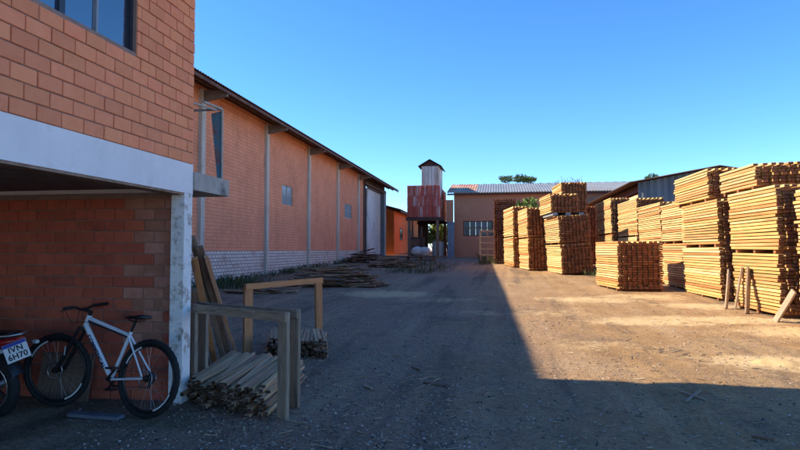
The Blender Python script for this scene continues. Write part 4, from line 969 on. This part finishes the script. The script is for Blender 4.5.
# ================================================================== VEGETATION
def leaf_cloud(mb, c, r, n, ls, rnd, shell=.45):
    for _ in range(n):
        d = Vector((rnd.gauss(0, 1), rnd.gauss(0, 1), rnd.gauss(0, 1))).normalized() * (rnd.uniform(shell, 1) ** .6)
        p = Vector(c) + Vector((d.x * r[0], d.y * r[1], d.z * r[2])); s = ls * rnd.uniform(.6, 1.3)
        q = Euler((rnd.uniform(0, 6.28), rnd.uniform(0, 6.28), rnd.uniform(0, 6.28))).to_matrix()
        mb.add([p + q @ Vector(v) for v in ((-s, 0, 0), (0, -s * .45, .1 * s), (s, 0, 0), (0, s * .45, .1 * s))], [(0, 1, 2, 3)])
def tree(label, base, h, crown, seed, m='leaf', n=260, ls=.35, group=None, trunk_r=.25):
    rnd = random.Random(seed); t = thing('tree', label, 'tree', base, group=group)
    tr = MB().tube([(0, 0, -.3), (.1, .05, h * .3), (-.1, 0, h * .62)], [trunk_r, trunk_r * .8, trunk_r * .5], 8); cr = MB()
    for (x, y, z, rx, rz) in crown:
        tr.tube([(-.1, 0, h * .6), (x * .5, y * .5, h * .72 + z * .3), (x, y, h + z - rz * .5)], [trunk_r * .4, trunk_r * .25, trunk_r * .1], 6)
        leaf_cloud(cr, (x, y, h + z), (rx, rx, rz), n, ls, rnd)
    tr.build('trunk', 'bark', t); cr.build('crown', m, t); return t
B = atY(517, 179, 130); rnd = random.Random(2)
cr = [(rnd.uniform(-3.4, 3.4), rnd.uniform(-2, 2), rnd.uniform(-.35, .45), rnd.uniform(.9, 1.6), rnd.uniform(.35, .7)) for _ in range(17)]
tree('flat-topped dark tree standing alone beyond the far shed roof', (B.x, 130, 1), B.z - 1, cr, 3, n=75, ls=.26)
B = atY(652, 176, 120); tree('small dark tree top peeking over the grey metal shed roof', (B.x, 120, 1), B.z - 1, [(0, 0, 0, .9, .6), (.7, 0, -.2, .7, .5), (-.8, 0, -.4, .6, .4)], 5, n=90, ls=.22)
def shrub(label, base, r, h, seed, m='leaf_bright', n=900, ls=.16, group=None):
    rnd = random.Random(seed); t = thing('shrub', label, 'shrub', base, group=group); fo_ = MB(); st = MB()
    for k in range(9):
        a = rnd.uniform(0, 6.28); q = rnd.uniform(0, r * .6); tx, ty, tz = math.cos(a) * q, math.sin(a) * q, h * rnd.uniform(.55, .92)
        st.tube([(0, 0, 0), (tx * .5, ty * .5, tz * .6), (tx, ty, tz)], [.04, .03, .01], 5); leaf_cloud(fo_, (tx, ty, tz), (r * .4, r * .4, h * .16), n // 9, ls, rnd, .2)
    st.build('stem', 'bark', t); fo_.build('foliage', m, t); return t
B = atY(527, 199, 44); shrub('light green bush rising behind the narrow lumber stack', (B.x, 44, gz(44)), 1.6, B.z - gz(44), 6, 'leaf_bright', 1500, .17)
for k, (px, Y_) in enumerate(((438, 66), (443, 72), (447, 78), (433, 84))):
    B = atY(px, 228 + 3 * k, Y_); shrub(('leafy bush in the sunny gap beside the metal sheets', 'taller bush behind the sunny gap in the passage', 'bush at the far side of the sunny passage gap', 'pale bush deepest in the passage gap')[k], (B.x, Y_, gz(Y_)), 2.2, B.z - gz(Y_) + .6, 20 + k, 'leaf_bright', 1100, .2, 'bushes beyond the passage')
gr = MB(); rnd = random.Random(9)
def tuft(x, y, n, h, sp):
    z = gz2(x, y)
    for _ in range(n):
        a = rnd.uniform(0, 6.28); ox, oy = rnd.gauss(0, sp), rnd.gauss(0, sp); hh = h * rnd.uniform(.5, 1.2); w = .004 + .010 * hh; bx, by = math.cos(a) * hh * .5, math.sin(a) * hh * .5
        p = Vector((x + ox, y + oy, z - .01)); sd = Vector((-math.sin(a), math.cos(a), 0)) * w
        gr.add([p - sd, p + sd, p + Vector((bx * .5, by * .5, hh * .7)) + sd * .6, p + Vector((bx, by, hh)), p + Vector((bx * .5, by * .5, hh * .7)) - sd * .6], [(0, 1, 2, 3, 4)])
for _ in range(150): tuft(WX + .1 + abs(rnd.gauss(.2, .4)), rnd.uniform(17, 46), 12, rnd.uniform(.08, .34), .2)
for _ in range(120):
    p = gp(rnd.uniform(385, 445), rnd.uniform(262, 274)); tuft(p.x, p.y, 12, rnd.uniform(.08, .3), .22)
for _ in range(60):
    p = gp(rnd.uniform(205, 262), rnd.uniform(281, 290)); tuft(p.x, p.y, 10, rnd.uniform(.12, .4), .15)
for _ in range(40):
    p = gp(rnd.uniform(480, 498), rnd.uniform(258, 265)); tuft(p.x, p.y, 8, rnd.uniform(.2, .5), .2)
for _ in range(30):
    p = gp(rnd.uniform(585, 600), rnd.uniform(271, 277)); tuft(p.x, p.y, 8, rnd.uniform(.15, .35), .15)
for _ in range(260): tuft(rnd.uniform(-4.9, -2.6), rnd.uniform(4.7, 5.5), 6, rnd.uniform(.012, .035), .05)
o = gr.build('grass', 'grass'); tag(o, 'weeds and short grass growing along walls and heaps', 'grass', kind='stuff')
tw_ = MB()
base_z = gz2(3.55, 33.2) + 4.88
for k in range(36):
    x, y = 3.4 + rnd.uniform(0, 1.4), 33.3 + rnd.uniform(0, 2.5); h = rnd.uniform(.1, .3)
    tw_.tube([(x, y, base_z - .1), (x + rnd.gauss(0, .05), y, base_z + h * .6), (x + rnd.gauss(0, .08), y, base_z + h)], [.012, .01, .006], 4)
o = tw_.build('dry_twigs', 'bark'); tag(o, 'dry twigs sprouting on top of the tall far stack', 'twigs', kind='stuff')

# ================================================================== GROUND LITTER
st = MB(); rnd = random.Random(21)
def stone(x, y, s):
    z = gz2(x, y); a = rnd.uniform(0, 6.28); ca, sa = math.cos(a), math.sin(a)
    k = [rnd.uniform(.6, 1.15) for _ in range(6)]
    pts = [(s * k[0], 0, 0), (0, s * .8 * k[1], 0), (-s * k[2], 0, 0), (0, -s * .8 * k[3], 0), (s * .2, 0, s * .6 * k[4]), (0, 0, -s * .4)]
    st.add([(x + p[0] * ca - p[1] * sa, y + p[0] * sa + p[1] * ca, z + p[2] + s * .1) for p in pts], [(0, 1, 4), (1, 2, 4), (2, 3, 4), (3, 0, 4), (1, 0, 5), (2, 1, 5), (3, 2, 5), (0, 3, 5)])
for _ in range(30000):
    y = 3.6 + 12 * rnd.random() ** 2.0; x = rnd.uniform(-.75 * y - .3, .62 * y + .5)
    dens = 1 if x < -.2 - noise.noise(Vector((x, y, 3)) * .5) * 3 else .3
    if x < FX + .1 and y < 5.8: dens = .25
    if rnd.random() < dens: stone(x, y, .004 + .020 * rnd.random() ** 2.6)
o = st.build('gravel', 'stone'); tag(o, 'loose gravel strewn over the yard', 'gravel', kind='stuff')
ch = MB()
for _ in range(2600):
    y = 3.8 + 22 * rnd.random() ** 1.7; x = rnd.uniform(-.55 * y, .5 * y)
    if x < FX + .1 and y < 6: continue
    l_ = .02 + .13 * rnd.random() ** 3; w = .006 + .012 * rnd.random()
    R_ = Euler((rnd.gauss(0, .12), rnd.gauss(0, .3), rnd.uniform(0, 6.28))).to_matrix()
    ch.box((x, y, gz2(x, y) + .006), (w, l_, .004), R_)
for (px, py, n, sp) in ((672, 350, 26, .3), (640, 345, 18, .5), (440, 300, 30, .6), (430, 378, 20, .2), (560, 322, 20, .6)):
    q = gp(px, py)
    for _ in range(n):
        x, y = q.x + rnd.gauss(0, sp), q.y + rnd.gauss(0, sp); l_ = rnd.uniform(.05, .3)
        ch.box((x, y, gz2(x, y) + .012), (.008, l_, .005), Euler((rnd.gauss(0, .06), 0, rnd.uniform(0, 6.28))).to_matrix())
o = ch.build('wood_chips', 'chip'); tag(o, 'wood chips and splinters scattered on the ground', 'wood chips', kind='stuff')
for k, (pa, pb, lab) in enumerate((((680, 393), (706, 402), 'thin pale stick crossing another on the shaded ground'), ((686, 403), (700, 392), 'shorter stick crossing under the pale one on shaded ground'),
                                   ((424, 383), (450, 386), 'flat bark strip lying on the shaded ground in mid yard'), ((412, 368), (420, 371), 'short dark offcut on the shaded ground'),
                                   ((364, 386), (372, 390), 'small pale offcut lying beside the rack'), ((752, 438), (775, 443), 'grey twig at the bottom edge of the shaded ground'))):
    a, b = gp(*pa), gp(*pb); a.z = gz2(a.x, a.y) + .015; b.z = gz2(b.x, b.y) + .015
    o = plank('stick', a, b, .03 if k != 2 else .07, .018, 'wood_frame' if k in (0, 1, 4) else 'wood_dark'); tag(o, lab, 'stick', 'sticks lying on the ground')
def mound(label, px, py, rx, ry, h, seed):
    c = gp(px, py); mb = MB(); n, m_ = 40, 14; vs = []
    for i in range(m_ + 1):
        for j in range(n):
            r = i / m_; a = 2 * math.pi * j / n; rr = r * (1 + .18 * noise.noise(Vector((math.cos(a) * 1.5, math.sin(a) * 1.5, seed))))
            x, y = c.x + rx * rr * math.cos(a), c.y + ry * rr * math.sin(a)
            z = gz2(x, y) + h * (1 - r * r) ** 1.3 * (1 + .35 * noise.noise(Vector((x * 3, y * 3, seed)))) - .012 * r
            vs.append((x, y, z))
    mb.add(vs, [(i * n + j, i * n + (j + 1) % n, (i + 1) * n + (j + 1) % n, (i + 1) * n + j) for i in range(m_) for j in range(n)], 0, True)
    tag(mb.build('sawdust_heap', 'sawdust'), label, 'sawdust heap', 'sawdust heaps on the yard')
mound('yellow sawdust heap in the sun at the frame edge', 780, 362, .42, .26, .05, 1)
print('objects', len(bpy.data.objects))
